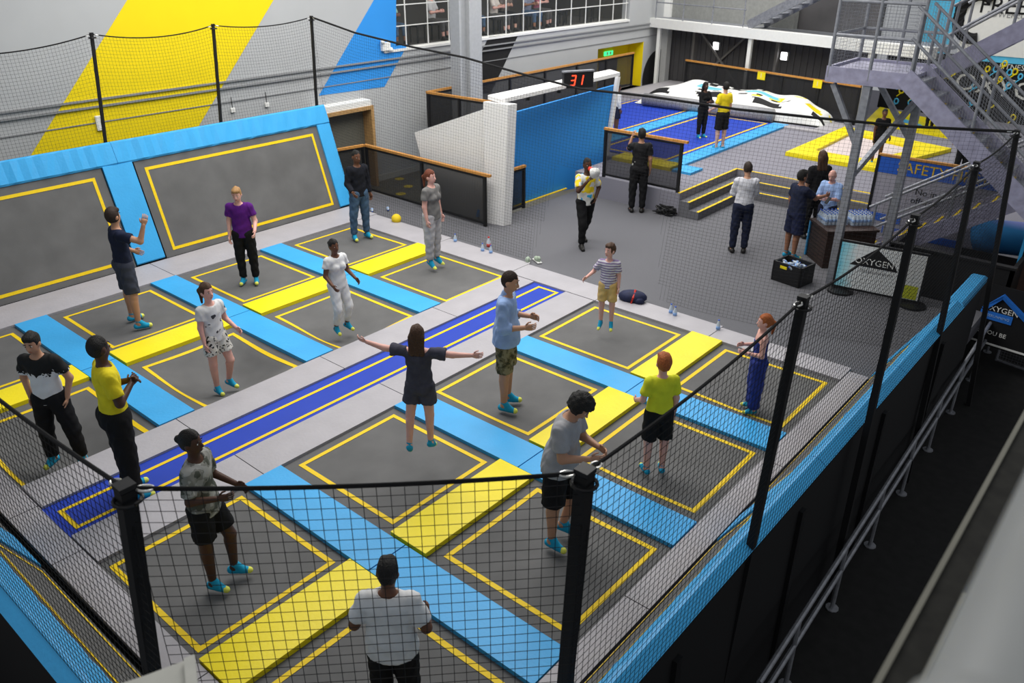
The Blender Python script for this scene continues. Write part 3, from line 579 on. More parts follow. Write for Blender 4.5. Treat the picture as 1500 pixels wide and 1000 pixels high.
# yellow frames
def yframe(label, c, wd, inner, sx=0.0, pw=0.62):
    """c = four corners (x, y)"""
    t = thing('bounce_pit', label, 'padded frame', (*c[0], ZP)); o = Vector((*c[0], 0)); P = [Vector((*q, 0))-o for q in c]; ctr = sum(P, Vector())/4
    I = [p+(ctr-p).normalized()*pw*1.35 for p in P]
    for i in range(4):
        j = (i+1) % 4; MB().prism([P[i], P[j], I[j], I[i]], (0, 0, 0.10)).build('yellow_pad', YV, t)
    MB().prism([I[0], I[1], I[2], I[3]], (0, 0, 0.03)).build('inner_mat', inner, t)
PK = mat('pale_pink_mat', (0.62, 0.53, 0.52), 0.7)
yframe('yellow padded frame around a pale mat by the woman in black shorts', [(-1.13, 15.6), (1.13, 15.47), (1.95, 18.8), (-1.12, 19.66)], 0.5, PK)
yframe('yellow padded frame around a blue mat under the person in a pale top', [tuple(at(a, b, ZP)[:2]) for a, b in ((1268, 181), (1398, 205), (1391, 185), (1288, 161))], 0.5, LB)
# far wall
fd = Vector((f1[0]-f0[0], f1[1]-f0[1], 0)).normalized(); fn = Vector((-fd.y, fd.x, 0)); FO = Vector((f0[0], f0[1], 0))-fd*1.9+fn*1.1
def fbox(name, s0, s1, n0, n1, z0, z1, m, parent=None):
    q = [FO+fd*s+fn*n for s, n in ((s0, n0), (s1, n0), (s1, n1), (s0, n1))]; return MB().prism([(p.x, p.y, z0) for p in q], (0, 0, z1-z0)).build(name, m, parent)
struct(fbox('wall_far', -1.5, 8.0, 0.35, 0.5, 0.3, 9, DWALL), 'dark ribbed cladding of the far wall')
for k in range(37): struct(fbox('trim_rib', -1.3+0.25*k, -1.24+0.25*k, 0.32, 0.35, 0.5, 2.55, DWALL), 'rib of the dark far wall')
struct(fbox('trim_white_beam', -0.6, 10.4, -1.0, -0.7, 2.52, 2.82, WHITE), 'white beam carrying the far walkway'); struct(fbox('floor_walkway_far', -0.6, 10.4, -0.7, 0.3, 2.7, 2.8, GALV), 'far walkway floor')
struct(fbox('wall_far_upper', -1.2, 5.2, 0.1, 0.3, 2.8, 9, mat('pale_ribbed_cladding', (0.27, 0.275, 0.26), 0.7, 0.12, 9)), 'pale cladding above the far walkway')
def fp(s, n, z): p = FO+fd*s+fn*n; return Vector((p.x, p.y, z))
t = thing('walkway_railing', 'galvanised tube railing along the far white beam', 'railing', fp(0, -0.9, 2.82)); o = fp(0, -0.9, 2.82)
for k in range(4): MB().tube([fp(0.1+1.3*k, -0.9, 2.82)-o, fp(0.1+1.3*k, -0.9, 3.9)-o], 0.022, 8).build('post', GALV, t)
for z in (3.35, 3.88): MB().tube([fp(0.1, -0.9, z)-o, fp(4.05, -0.9, z)-o], 0.022, 8).build('tube_rail', GALV, t)
t = thing('far_staircase', 'grey steel stair climbing from the far walkway', 'stair', fp(4.2, -0.8, 2.82)); o = fp(4.2, -0.8, 2.82)
for n in (-0.9, -0.1): MB().obox(fp(4.2, n, 2.9)-o, fp(8.2, n, 4.9)-o, 0.05, 0.28).build('stringer', GALV, t)
for k in range(12): MB().obox(fp(4.35+0.33*k, -0.9, 2.95+0.165*k)-o, fp(4.35+0.33*k, -0.1, 2.95+0.165*k)-o, 0.26, 0.03).build('tread', GALV, t)
for n in (-0.9,): MB().tube([fp(4.2, n, 3.9)-o, fp(8.2, n, 5.9)-o], 0.025, 8).build('handrail', GALV, t)
for s in (0.3, 4.35, 8.6):
    o = fp(s, -0.85, 0.5); t = MB().obox((0, 0, 0), (0, 0, 2.02), 0.12, 0.12).build('beam_post', WHITE); t.location = o; tag(t, ['white steel post under the far beam in the hall corner', 'white steel post under the far beam beside the crossed bracing', 'white steel post under the far beam behind the stair tower'][int(s > 1)+int(s > 5)], 'post', 'white posts under the far beam')
t = thing('wall_bracing', 'crossed steel bracing on the dark far wall', 'bracing', fp(1.2, 0.25, 0.5)); o = fp(1.2, 0.25, 0.5)
MB().obox(fp(1.2, 0.25, 0.6)-o, fp(3.4, 0.25, 2.5)-o, 0.05, 0.07).build('brace', mat('brace_grey', (0.2, 0.19, 0.18), 0.6), t); MB().obox(fp(3.4, 0.2, 0.6)-o, fp(1.2, 0.2, 2.5)-o, 0.05, 0.07).build('brace', MATS['brace_grey'], t)
for s in (1.0, 3.6, 4.6): struct(fbox('trim_wall_post', s, s+0.1, 0.15, 0.34, 0.5, 2.5, MATS['brace_grey']), 'grey steel upright on the far wall')
for px, py, lb in ((1050, 67, 'square bulkhead light on the dark far wall by the crossed bracing'), (1150, 82, 'square bulkhead light on the dark far wall above a yellow sign')):
    best = min(np.linspace(0, 10, 400), key=lambda s: abs(prj(fp(s, 0.3, 1.9))[0]-px)); zz = hz(*fp(best, 0.3, 0)[:2], py); p = fp(best, 0.27, zz)
    t = thing('bulkhead_light', lb, 'light', p); M_ = frameM((0, 0, 0), fd, (0, 0, 1)); 
    MB().obox(-fd*0.13, fd*0.13, 0.08, 0.26).build('housing', WHITE, t); MB().obox(-fd*0.11-fn*0.045, fd*0.11-fn*0.045, 0.02, 0.22).build('diffuser', mat('lit_diffuser', (0.9, 0.9, 0.9), 0.5, emit=(0.95, 0.95, 1.0, 7)), t)
for px, py, n in ((1114, 111, '1'), (1196, 123, '1')):
    best = min(np.linspace(0, 12, 500), key=lambda s: abs(prj(FO-fn*1.14+fd*s+Vector((0, 0, 1.25)))[0]-px)); c = FO-fn*1.16+fd*best; zz = hz(c.x, c.y, py)
    t = thing('yellow_sign', 'small yellow sign on the far railing '+('beside the white beam post' if px < 1150 else 'nearer the stair tower'), 'sign', (c.x, c.y, zz), group='yellow signs on the far railing'); MB().obox(-fd*0.15, fd*0.15, 0.01, 0.24).build('board', YV, t)
    text_mesh(n, 0.2, frameM((-fn.x*0.012, -fn.y*0.012, 0), fd, (0, 0, 1)), mat('pale_print', (0.8, 0.72, 0.45), 0.7), 'numeral', t)
# recess with exit sign in the left wall end
t = thing('exit_recess', 'yellow painted exit recess with dark doors in the far left wall', 'recess', (WX, RY0, 0.5)); L_ = RY1-RY0; hh = RZ-0.5; DP = -0.65
MB().box((DP-0.05, 0, 0), (DP, L_, hh)).build('back_wall', WYEL, t); MB().box((DP, -0.03, 0), (-0.3, 0, hh)).build('side_wall', WYEL, t); MB().box((DP, L_, 0), (-0.3, L_+0.03, hh)).build('side_wall', WYEL, t)
MB().box((DP, 0, hh), (-0.3, L_, hh+0.04)).build('ceiling_panel', WYEL, t); MB().box((DP, 0, -0.03), (-0.001, L_, 0.0)).build('floor_panel', CARP, t); MB().box((-0.3, L_-0.02, 0), (-0.001, L_-0.001, hh)).build('yellow_reveal', WYEL, t)
MB().box((DP, L_*0.35, 0), (DP+0.04, L_*0.75, hh*0.66)).build('dark_door', DWALL, t)
es = MB().box((DP, L_*0.46, hh-0.40), (DP+0.04, L_*0.64, hh-0.26)).build('exit_sign', mat('green_exit', (0.02, 0.5, 0.15), 0.5, emit=(0.05, 0.9, 0.3, 1.5)), t)
MB().box((DP+0.04, L_*0.50, hh-0.38), (DP+0.043, L_*0.53, hh-0.28)).box((DP+0.04, L_*0.57, hh-0.38), (DP+0.043, L_*0.60, hh-0.28)).build('exit_pictogram', WHITE, es)
o = MB().lathe([(1.0, 0), (1.0, 0.01)], n=32).build('wall_disc', WBLK); o.rotation_euler = (0, math.pi/2, 0); p = atx(962, 105, WX); o.location = (WX+0.005, p[1], p[2]-0.2); tag(o, 'big black painted disc on the far left wall', 'wall art')
struct(MB().box((WX-0.02, 23.4, 0.4), (WX+0.25, 23.7, 9)).build('trim_corner_post', WHITE), 'white post in the hall corner')
# ================================================================ STEEL STAIR TOWER
T0 = Vector((2.56, 9.3, 0)); t = thing('stair_tower', 'galvanised steel stair tower with mesh guards above the dark counter', 'stair', T0)
def TP(x, y, z): return Vector((x, y, z))-T0
for x, y, z in ((2.56, 9.3, 3.45), (3.05, 10.45, 3.45)):
    if z: MB().obox(TP(x, y, 0.0), TP(x, y, z), 0.12, 0.12, up=(0, 1, 0)).build('column', GALV, t)
for a, b in (((2.56, 9.3, 1.9), (3.05, 10.45, 3.1)), ((2.56, 9.32, 2.4), (2.0, 9.32, 3.35)), ((3.05, 10.45, 2.4), (2.3, 10.45, 3.35))): MB().obox(TP(*a), TP(*b), 0.08, 0.08).build('brace', GALV, t)
MB().box(TP(1.92, 9.25, 3.52), TP(3.2, 10.6, 3.58)).build('landing_plate', PURP, t)
for a, b in (((1.9, 9.25), (3.25, 9.25)), ((1.9, 10.6), (3.25, 10.6)), ((1.9, 9.25), (1.9, 10.6))): MB().obox(TP(*a, 3.5), TP(*b, 3.5), 0.05, 0.24).build('edge_beam', PURP, t)
def flight(x0, z0, x1, z1, ya, yb, n, hand=True, m=GALV, mesh=True):
    for y in (ya, yb): MB().obox(TP(x0, y, z0), TP(x1, y, z1), 0.05, 0.28).build('stringer', PURP, t)
    for k in range(n):
        f = (k+0.5)/n; x = x0+(x1-x0)*f; z = z0+(z1-z0)*f; MB().box(TP(x-0.13, ya, z), TP(x+0.13, yb, z+0.03)).build('tread', m, t)
        MB().box(TP(x-(0.14 if x1 > x0 else -0.1), ya, z+0.03), TP(x-(0.10 if x1 > x0 else -0.14), yb, z+0.036)).build('tread_nosing', YL, t)
    for y in (ya, yb):
        for h in (0.55, 1.0): MB().tube([TP(x0, y, z0+h), TP(x1, y, z1+h)], 0.024, 8).build('tube_rail', GALV, t)
        for f in (0.04, 0.5, 0.96): x = x0+(x1-x0)*f; z = z0+(z1-z0)*f; MB().tube([TP(x, y, z), TP(x, y, z+1.02)], 0.024, 8).build('upright', GALV, t)
        if mesh: wire(TP(x0, y, z0+0.1), TP(x1, y, z1+0.1), TP(x0, y, z0+1.0), TP(x1, y, z1+1.0))
def wire(a, b, c, d, cell=0.05, r=0.0022):
    """woven wire guard between the lines a-b and c-d"""
    m = MB(); n = int((b-a).length/cell); k = int((c-a).length/cell)
    for i in range(n+1): f = i/n; p = a.lerp(b, f); q_ = c.lerp(d, f); m.tube([p, q_], r, 3, caps=False)
    for j in range(k+1): f = j/k; m.tube([a.lerp(c, f), b.lerp(d, f)], r, 3, caps=False)
    m.build('mesh_guard', GALV, t)
flight(3.1, 3.58, 5.3, 1.85, 9.20, 10.0, 9); flight(2.55, 0.05, 5.2, 1.85, 10.75, 11.6, 10); flight(3.2, 3.5, 5.0, 4.75, 10.75, 11.6, 7, mesh=False)
MB().box(TP(5.2, 9.25, 1.8), TP(6.2, 11.6, 1.86)).build('half_landing', PURP, t)
for z in (4.1, 4.6):
    MB().tube([TP(1.92, 10.6, z), TP(1.92, 9.25, z), TP(3.2, 9.25, z)], 0.026, 8).build('tube_rail', GALV, t)
    MB().tube([TP(1.92, 10.6, z), TP(3.2, 10.6, z)], 0.026, 8).build('tube_rail', GALV, t)
for x, y in ((1.92, 9.25), (1.92, 10.6), (3.2, 9.25), (2.56, 9.25), (2.56, 10.6), (3.2, 10.6)): MB().tube([TP(x, y, 3.45), TP(x, y, 5.4)], 0.028, 8).build('upright', GALV, t)
for a, b in (((1.92, 9.25), (3.2, 9.25)), ((1.92, 9.25), (1.92, 10.6)), ((1.92, 10.6), (3.2, 10.6))): wire(TP(*a, 3.6), TP(*b, 3.6), TP(*a, 5.3), TP(*b, 5.3))
# ================================================================ SIGNS AND WALLS ON THE RIGHT
YG = 23.8; GO = Vector((-1.6, YG, 0.5)); t = thing('graffiti_wall', 'black wall with chalk lettering and doodles behind the steel stair', 'wall panel', GO)
def gl(px, py): v = aty(px, py, YG); return v[0]-GO.x, v[2]-GO.z
zc = gl(1450, 84)[1]; CYB = mat('cyan_band', (0.10, 0.52, 0.80), 0.6); CH = mat('chalk_lettering', (0.62, 0.62, 0.58), 0.8); FR = lambda x, z, y=-0.012: frameM((x, y, z), (1, 0, 0), (0, 0, 1))
gb = MB().box((0, 0, 0), (8, 0.1, zc)).build('black_board', WBLK, t); MB().box((2.0, -0.02, zc-0.12), (8, 0.0, zc+0.06)).build('cyan_band', CYB, t)
gw = MB().box((2.0, -0.05, zc+0.06), (8, 0.1, zc+3)).build('white_banner', WHITE, t); MB().box((0.9, -0.05, zc), (1.75, 0.1, zc+3)).build('cyan_panel', CYB, t)
x, z = gl(1411, 120); x2, z2 = gl(1487, 138); text_mesh('OXYGEN', 0.72, frameM((x-0.24, -0.012, z), (1, 0, (z2-z)/(x2-x)*0.4), (0, 0, 1)), CH, 'chalk_word', gb, align='LEFT', sx=1.05)
x, z = gl(1485, 99); text_mesh('FITNESS', 0.22, FR(x, z), CH, 'chalk_word', gb); x, z = gl(1394, 95); text_mesh('SPINNING', 0.17, FR(x, z), CH, 'chalk_word', gb)
x, z = gl(1480, 10); text_mesh('FREE', 0.62, FR(x-0.15, z, -0.06), BLK, 'banner_word', gw); x, z = gl(1475, 22); text_mesh('POWERED', 0.22, FR(x, z, -0.06), mat('grey_print', (0.3, 0.3, 0.3)), 'banner_word', gw)
x, z = gl(1432, 25); MB().tube([(x+0.5*math.cos(q), -0.03, z+0.6*math.sin(q)) for q in np.linspace(0.9, 5.0, 20)], 0.17, 6).build('banner_emblem', BLK, gw)
rs = random.Random(3)
for k, (a, b) in enumerate([(1447, 101), (1459, 101), (1472, 93), (1479, 106), (1487, 105), (1495, 112), (1465, 116), (1428, 125), (1397, 106), (1321, 122), (1321, 132), (1313, 148), (1338, 139), (1346, 141), (1384, 110), (1424, 150), (1453, 153), (1478, 125), (1484, 172), (1334, 150)]):
    x, z = gl(a, b); R_ = 0.055+0.02*rs.random(); m = MB(); m.tube([(x+R_*math.cos(q), -0.01, z+R_*1.3*math.sin(q)) for q in np.linspace(0, 6.283, 9)], 0.025, 5); m.tube([(x-0.12, -0.01, z-0.2), (x+0.02, -0.01, z-0.06)], 0.022, 4); m.build('chalk_doodle', [YV, CYB][k % 2], gb)
t = thing('safety_sign', 'blue headed SAFETY FIRST notice board behind the lower stair', 'sign', (2.2, 12.0, 0.0))
MB().box((0, 0, 0.1), (2.2, 0.05, 1.72)).build('board', mat('pale_lilac_board', (0.32, 0.31, 0.36), 0.6), t); MB().box((0, -0.01, 1.40), (2.2, 0.0, 1.70)).build('blue_header', mat('deep_blue_print', (0.02, 0.10, 0.48), 0.6), t)
MB().box((-0.03, -0.02, 1.71), (2.2, 0.06, 1.75)).build('timber_top', WOOD, t); MB().box((-0.05, -0.02, 0.0), (0.0, 0.06, 1.72)).build('post', BLKS, t)
text_mesh('SAFETY FIRST', 0.27, FR(1.15, 1.55, -0.014), mat('ochre_print', (0.65, 0.42, 0.03)), 'heading', t); text_mesh('No in\noffered', 0.17, FR(0.95, 1.05, -0.005), BLK, 'notice_text', t)
MB().box((0.05, -0.01, 0.45), (0.6, 0.0, 0.60)).box((0.3, -0.01, 0.22), (1.7, 0.0, 0.36)).build('blue_footer', MATS['deep_blue_print'], t)
t = thing('banner_board', 'white and cyan banner board with black peak emblem by the stair foot', 'sign', (2.68, 9.03, 0), math.radians(8))
LW = 1.40; MB().box((0, 0, 0.06), (LW, 0.04, 0.92)).build('frame', BLKS, t)
MB().box((0.04, -0.006, 0.10), (LW-0.03, 0.0, 0.88)).build('print', ramp_mat('banner_print', 'X', [(0, (0.12, 0.50, 0.66)), (0.10, (0.35, 0.64, 0.70)), (0.22, (0.66, 0.68, 0.68)), (0.8, (0.64, 0.65, 0.64))], scale=0.68, noise=0.16, ns=9, interp='LINEAR'), t)
MB().prism([(0.22, -0.010, 0.52), (0.98, -0.010, 0.52), (0.92, -0.010, 0.62), (0.60, -0.010, 0.86), (0.28, -0.010, 0.58)], (0, 0.003, 0)).build('black_peak', BLK, t)
text_mesh('OXYGEN', 0.15, FR(0.60, 0.61, -0.012), WHITE, 'logo_word', t, sx=1.0); text_mesh('FREERUNNING', 0.075, FR(0.66, 0.44, -0.008), mat('grey_print', (0.3, 0.3, 0.3)), 'logo_word', t)
MB().box((1.10, -0.009, 0.11), (1.34, -0.006, 0.34)).build('lime_patch', mat('lime_print', (0.45, 0.48, 0.03)), t)
for x in (0.15, 1.3): MB().lathe([(0.22, 0), (0.22, 0.03), (0.03, 0.06)], (x, 0.0, 0), 16).build('foot', BLKS, t)
t = thing('banner_board', 'black banner board with blue diamond emblem beside the grey handrail', 'sign', (4.72, 9.75, -0.55), math.radians(-6))
MB().box((0, 0, 0), (1.6, 0.04, 1.05)).build('board', BLK, t); m = MB(); DB = mat('bright_blue_print', (0.02, 0.16, 0.60))
m.tube([(0.22, -0.012, 0.62), (0.45, -0.012, 0.90), (0.85, -0.012, 0.62)], 0.05, 4); m.box((0.18, -0.012, 0.46), (0.66, -0.004, 0.60)); m.build('blue_diamond', DB, t)
text_mesh('OXYGEN', 0.13, FR(0.46, 0.66, -0.016), WHITE, 'logo_word', t); text_mesh('FREERUNNING', 0.06, FR(0.42, 0.53, -0.016), mat('pale_blue_print', (0.3, 0.5, 0.8)), 'logo_word', t); text_mesh('E, YOU BE', 0.10, FR(0.42, 0.24, -0.008), WHITE, 'slogan', t)
MB().box((0.0, -0.01, 0.03), (1.6, 0.0, 0.06)).build('white_line', WHITE, t)
# counter with bottles
cp = at(1180, 372); t = thing('counter', 'dark slatted drinks counter with a blue edge strip', 'counter', (1.65, 10.42, 0), -math.pi/4)
BR = mat('dark_brown_laminate', (0.035, 0.02, 0.016), 0.5, 0.2, 20)
MB().box((0, 0, 0), (0.74, 0.92, 0.68)).build('body', BR, t); MB().box((-0.03, -0.03, 0.68), (0.77, 0.95, 0.72)).build('worktop', BR, t); MB().box((-0.025, -0.025, 0), (0.015, 0.01, 0.68)).build('blue_edge', LB, t)
for k in range(9): MB().box((0.06, -0.006, 0.05+0.07*k), (0.74, 0.0, 0.056+0.07*k)).build('slat_line', BLKS, t)
def bottle_mesh(m, c, h=0.21, r=0.033, n=8):
    m.lathe([(r*0.9, 0), (r, 0.01), (r, h*0.62), (r*0.42, h*0.85), (r*0.42, h*0.92)], c, n, 0); m.lathe([(r*0.46, h*0.92), (r*0.46, h)], c, n, 1); m.lathe([(r*1.02, h*0.25), (r*1.02, h*0.5)], c, n, 2)
PET = mat('clear_bottle', (0.62, 0.70, 0.78), 0.15, 0.1, alpha=0.75); CAPB = mat('bottle_cap_blue', (0.05, 0.12, 0.5), 0.4); LBLB = mat('bottle_label', (0.25, 0.42, 0.75), 0.5)
bm_ = MB(); bottle_mesh(bm_, (0, 0, 0)); proto = bm_.build('bottle', [PET, CAPB, LBLB], None, True); bme = proto.data; bpy.data.objects.remove(proto)
for q_, (x, y) in enumerate(((1.74, 10.42), (2.13, 10.72))):
    t2 = thing('water_pack', ['pack of small water bottles at the front of the counter', 'pack of small water bottles at the back of the counter'][q_], 'bottle pack', (x, y, 0.722), -math.pi/4)
    for i in range(5):
        for j in range(6): b = bpy.data.objects.new('bottle', bme); COL.objects.link(b); b.parent = t2; b.location = (0.035+0.072*i, 0.035+0.072*j, 0)
    MB().box((-0.005, -0.005, 0.0), (0.37, 0.44, 0.11)).build('shrink_wrap', mat('shrink_wrap', (0.5, 0.6, 0.75), 0.2, alpha=0.25), t2)
def bottle(label, px, py, m=None, lying=False, z=-0.005):
    p = at(px, py, z); o = bpy.data.objects.new('water_bottle', bme); COL.objects.link(o); o.location = p
    if lying: o.rotation_euler = (math.pi/2, 0, 0.9); o.location.z += 0.034
    tag(o, label, 'bottle', 'loose water bottles'); return o
for lb, a, b, ly in (('small water bottle on the carpet behind the grey tee woman', 667, 357, 0), ('water bottle of the trio beside the pair of trainers', 707, 371, 0), ('water bottle of the trio beside the pair of trainers', 719, 374, 0),
                     ('water bottle in the pair by the navy rucksack', 982, 462, 0), ('water bottle in the pair by the navy rucksack', 988, 466, 0), ('lone water bottle behind the red-haired girl', 1051, 486, 0),
                     ('bottle lying near the yellow ball', 545, 308, 1), ('bottle lying near the yellow ball', 568, 306, 1)): bottle(lb, a, b, lying=ly)
p = at(716, 366); m = MB(); bottle_mesh(m, (0, 0, 0), 0.27, 0.042); o = m.build('squash_bottle', [PET, mat('red_cap', (0.5, 0.02, 0.02)), mat('red_label', (0.45, 0.06, 0.05))], None, True); o.location = p; tag(o, 'taller bottle with red cap among the small bottles', 'bottle')
o = MB().ball((0, 0, 0), 0.105, 20).build('yellow_ball', mat('yellow_foam', (0.72, 0.52, 0.02), 0.7), None, True); p = at(581, 327); o.location = (p[0], p[1], 0.1); tag(o, 'yellow foam ball on the carpet behind the black jumper man', 'ball')
for k, (px, py) in enumerate(((773, 384), (787, 383))):
    p = at(px, py); t = thing('trainer', 'grey and green trainer lying on the carpet', 'shoe', (p[0], p[1], 0), 0.6+0.5*k, 'pair of trainers')
    m = MB(); m.ball((0, 0, 0.05), 0.05, 10, 0, (1, 2.4, 1)); m.ball((0, -0.06, 0.08), 0.045, 10, 0, (0.9, 1.2, 1.1)); m.build('upper', mat('grey_green_mesh', (0.35, 0.42, 0.33), 0.7, 0.3, 30), t, True); MB().box((-0.045, -0.13, 0), (0.045, 0.13, 0.03), 0, 0.01).build('sole', WHITE, t)
p = at(926, 443); t = thing('rucksack', 'navy rucksack with a red strap lying on the carpet', 'bag', (p[0], p[1], 0), 0.4)
NAVY = mat('navy_nylon', (0.012, 0.016, 0.05), 0.7, 0.3, 15); m = MB(); m.ball((0, 0, 0.11), 0.13, 14, 0, (1.9, 1.2, 0.85)); m.ball((0.12, -0.08, 0.08), 0.09, 10, 0, (1.1, 1, 0.8)); m.build('bag_body', NAVY, t, True)
MB().tube([(0.0, -0.16, 0.03), (0.03, -0.15, 0.15), (0.04, 0.0, 0.225), (0.0, 0.12, 0.16)], 0.018, 6).build('red_strap', mat('red_webbing', (0.5, 0.03, 0.02)), t)
p = at(978, 312); t = thing('cable_bundle', 'tangled black cable bundle at the foot of the platform railing', 'cables', (p[0], p[1]-0.1, 0)); rs = random.Random(5)
for k in range(7): MB().tube([(0.25*rs.uniform(-1, 1), 0.14*rs.uniform(-1, 1), 0.03+0.2*rs.random()*math.sin(math.pi*i/9)) for i in range(10)], 0.018, 6).build('cable', BLKS, t)
# crate
p = at(1182, 424); t = thing('crate', 'black plastic crate of crushed bottles with a yellow label', 'crate', (2.0, 8.95, 0), math.radians(-10)); MB().box((-0.26, -0.2, 0), (0.26, 0.2, 0.03)).build('base', BLKS, t)
for lo, hi in (((-0.28, -0.22, 0), (0.28, -0.19, 0.36)), ((-0.28, 0.19, 0), (0.28, 0.22, 0.36)), ((-0.28, -0.22, 0), (-0.25, 0.22, 0.36)), ((0.25, -0.22, 0), (0.28, 0.22, 0.36))): MB().box(lo, hi).build('side', BLKS, t)
MB().box((-0.13, -0.224, 0.26), (0.0, -0.219, 0.31)).build('yellow_label', YV, t)
for k in range(14): b = bpy.data.objects.new('crushed_bottle', bme); COL.objects.link(b); b.parent = t; b.location = (rs.uniform(-0.2, 0.2), rs.uniform(-0.14, 0.14), 0.24+0.03*rs.random()); b.rotation_euler = (rs.uniform(0.8, 1.6), 0, rs.uniform(0, 6)); b.scale = (1, 1, 0.75)
# dark booth, inflatable and blue/yellow block on the far right
t = thing('dark_booth', 'low black booth behind the white banner board', 'booth', (3.3, 9.75, 0)); MB().box((0, 0, 0), (1.9, 0.06, 0.78)).box((0, 0, 0), (0.06, 0.8, 0.78)).box((1.84, 0, 0), (1.9, 0.8, 0.78)).build('panels', BLK, t); MB().box((-0.02, -0.02, 0.78), (1.92, 0.1, 0.82)).build('top_rail', BLKS, t)
t = thing('inflatable_tube', 'blue and lilac inflatable tube lying behind the net on the right', 'inflatable', (4.2, 11.9, 0.35)); m = MB(); m.tube([(0, 0, 0.15), (0.3, -0.02, 0.28), (1.2, 0.0, 0.36), (2.8, 0.1, 0.42), (4, 0.2, 0.42)], 0.30, 14); m.build('tube', ramp_mat('blue_lilac', 'Z', [(0, (0.02, 0.16, 0.42)), (0.52, (0.03, 0.22, 0.5)), (0.66, (0.28, 0.20, 0.5))], interp='LINEAR'), t, True)
MB().box((-0.2, -0.37, -0.35), (4, -0.32, 0.05)).build('black_base', BLK, t)
t = thing('foam_block', 'yellow and blue foam block at the right edge', 'foam block', (5.75, 10.6, -0.5)); MB().box((0, 0, 0.6), (1.2, 0.9, 0.95)).build('yellow_part', mat('amber_vinyl', (0.75, 0.40, 0.02), 0.5), t); MB().prism([(0.3, 0, 0.95), (1.2, 0, 0.95), (1.2, 0, 1.5), (0.7, 0, 1.5)], (0, 0.9, 0)).build('blue_part', mat('navy_vinyl', (0.02, 0.04, 0.25), 0.5), t); MB().box((0, 0, 0), (1.2, 0.9, 0.6)).build('plinth', BLK, t)
t = thing('shelf_frame', 'small blue edged rack beside the foam block', 'rack', (5.05, 10.9, -0.5)); MB().box((0, 0, 0), (0.05, 0.05, 1.55)).box((0.6, 0, 0), (0.65, 0.05, 1.55)).build('upright', LB, t); MB().box((0, 0, 1.5), (0.65, 0.4, 1.54)).build('shelf', WOODF, t); MB().box((0.05, 0.02, 0.2), (0.6, 0.06, 1.5)).build('back', BR, t)
# lower walkway rails and gate
def GP(px, py, z): return Vector(at(px, py, z))
t = thing('walkway_handrail', 'grey double handrail running along the dark lower walkway', 'handrail', GP(1472, 440, -0.15)); o = Vector(t.location)
a, b = GP(1472, 440, -0.15), GP(1112, 1000, -0.15)
for dz in (0, -0.32): MB().tube([a+Vector((0, 0, dz))-o, a.lerp(b, 0.22)+Vector((0, 0, dz))-o], 0.027, 8).build('tube_rail', GALV, t); MB().tube([a.lerp(b, 0.22)+Vector((0, 0, dz))-o, b+Vector((0, 0, dz))-o], 0.026, 8).build('tube_rail', GALV, t)
for k in range(8): p = a.lerp(b, (k+0.3)/8); MB().tube([p-o, Vector((p.x, p.y, -1.0))-o], 0.024, 8).build('post', GALV, t); MB().lathe([(0.07, 0), (0.07, 0.012)], (p.x-o.x, p.y-o.y, -1.0-o.z), 10).build('base_plate', GALV, t)
g = GP(1458, 531, -1.0); t = thing('mesh_gate', 'grey tube gate with wire mesh on the lower walkway', 'gate', g); u = (GP(1500, 546, -1.0)-g).normalized()
MB().tube([(0, 0, 0.05), (0, 0, 0.95), Vector((0, 0, 1.0))+u*0.06, u*1.3+Vector((0, 0, 1.0))], 0.026, 8).build('tube_frame', GALV, t); MB().tube([(0, 0, 0.06), u*1.3+Vector((0, 0, 0.06))], 0.022, 8).build('bottom_tube', GALV, t)
wire(Vector((0, 0, 0.1)), u*1.3+Vector((0, 0, 0.1)), Vector((0, 0, 0.95)), u*1.3+Vector((0, 0, 0.95)), 0.045)
# balcony beside the camera
t = thing('balcony_edge', 'dark balcony edge with pale metal angles beside the viewer', 'balcony', (6.735, -6.0, 4.0)); MB().box((0, 0, 0.14), (0.055, 5.2, 0.2)).build('kick_plate', mat('dusty_dark_plate', (0.024, 0.023, 0.019), 0.8, 0.4, 20), t)
MB().box((-0.012, 0, 0.195), (0.0, 5.2, 0.205)).build('pale_angle', mat('pale_metal', (0.28, 0.27, 0.22), 0.5), t); MB().box((0.055, 0, 0.195), (0.062, 3.2, 0.206)).build('pale_angle', MATS['pale_metal'], t); MB().box((0.062, 0, 0.05), (2.5, 5.2, 0.14)).build('floor_slab', DARK, t)
t = thing('balcony_handrail', 'thick grey tube handrail with clamp close to the viewer', 'handrail', (6.925, -6.0, 5.0)); PG = mat('painted_grey_tube', (0.42, 0.43, 0.42), 0.45, 0.1, 6)
MB().tube([(0, 0, 0), (0, 3.35, 0)], 0.06, 20).build('tube', PG, t, True)
for y in (1.98, 2.62): MB().tube([(0, y, 0), (0, y+0.035, 0)], 0.068, 20).build('clamp', PG, t, True)
MB().tube([(0.02, 2.64, -0.02), (0.05, 2.64, -0.8)], 0.03, 12).build('upright', PG, t)
t = thing('white_panel', 'corner of a cream panel at the bottom edge below the near net pole', 'panel', GP(160, 1030, 3.6)); o = Vector(t.location)
q = [GP(a, b, 3.6)-o for a, b in ((150, 1010), (215, 988), (284, 962), (292, 1040), (170, 1080))]; MB().prism(q, (0, 0, -0.03)).build('sheet', mat('cream_plastic', (0.66, 0.65, 0.58), 0.5), t)
q = [GP(a, b, 3.605)-o for a, b in ((270, 968), (286, 962), (294, 1040), (276, 1046))]; MB().prism(q, (0, 0, 0.012)).build('rim', MATS['cream_plastic'], t)
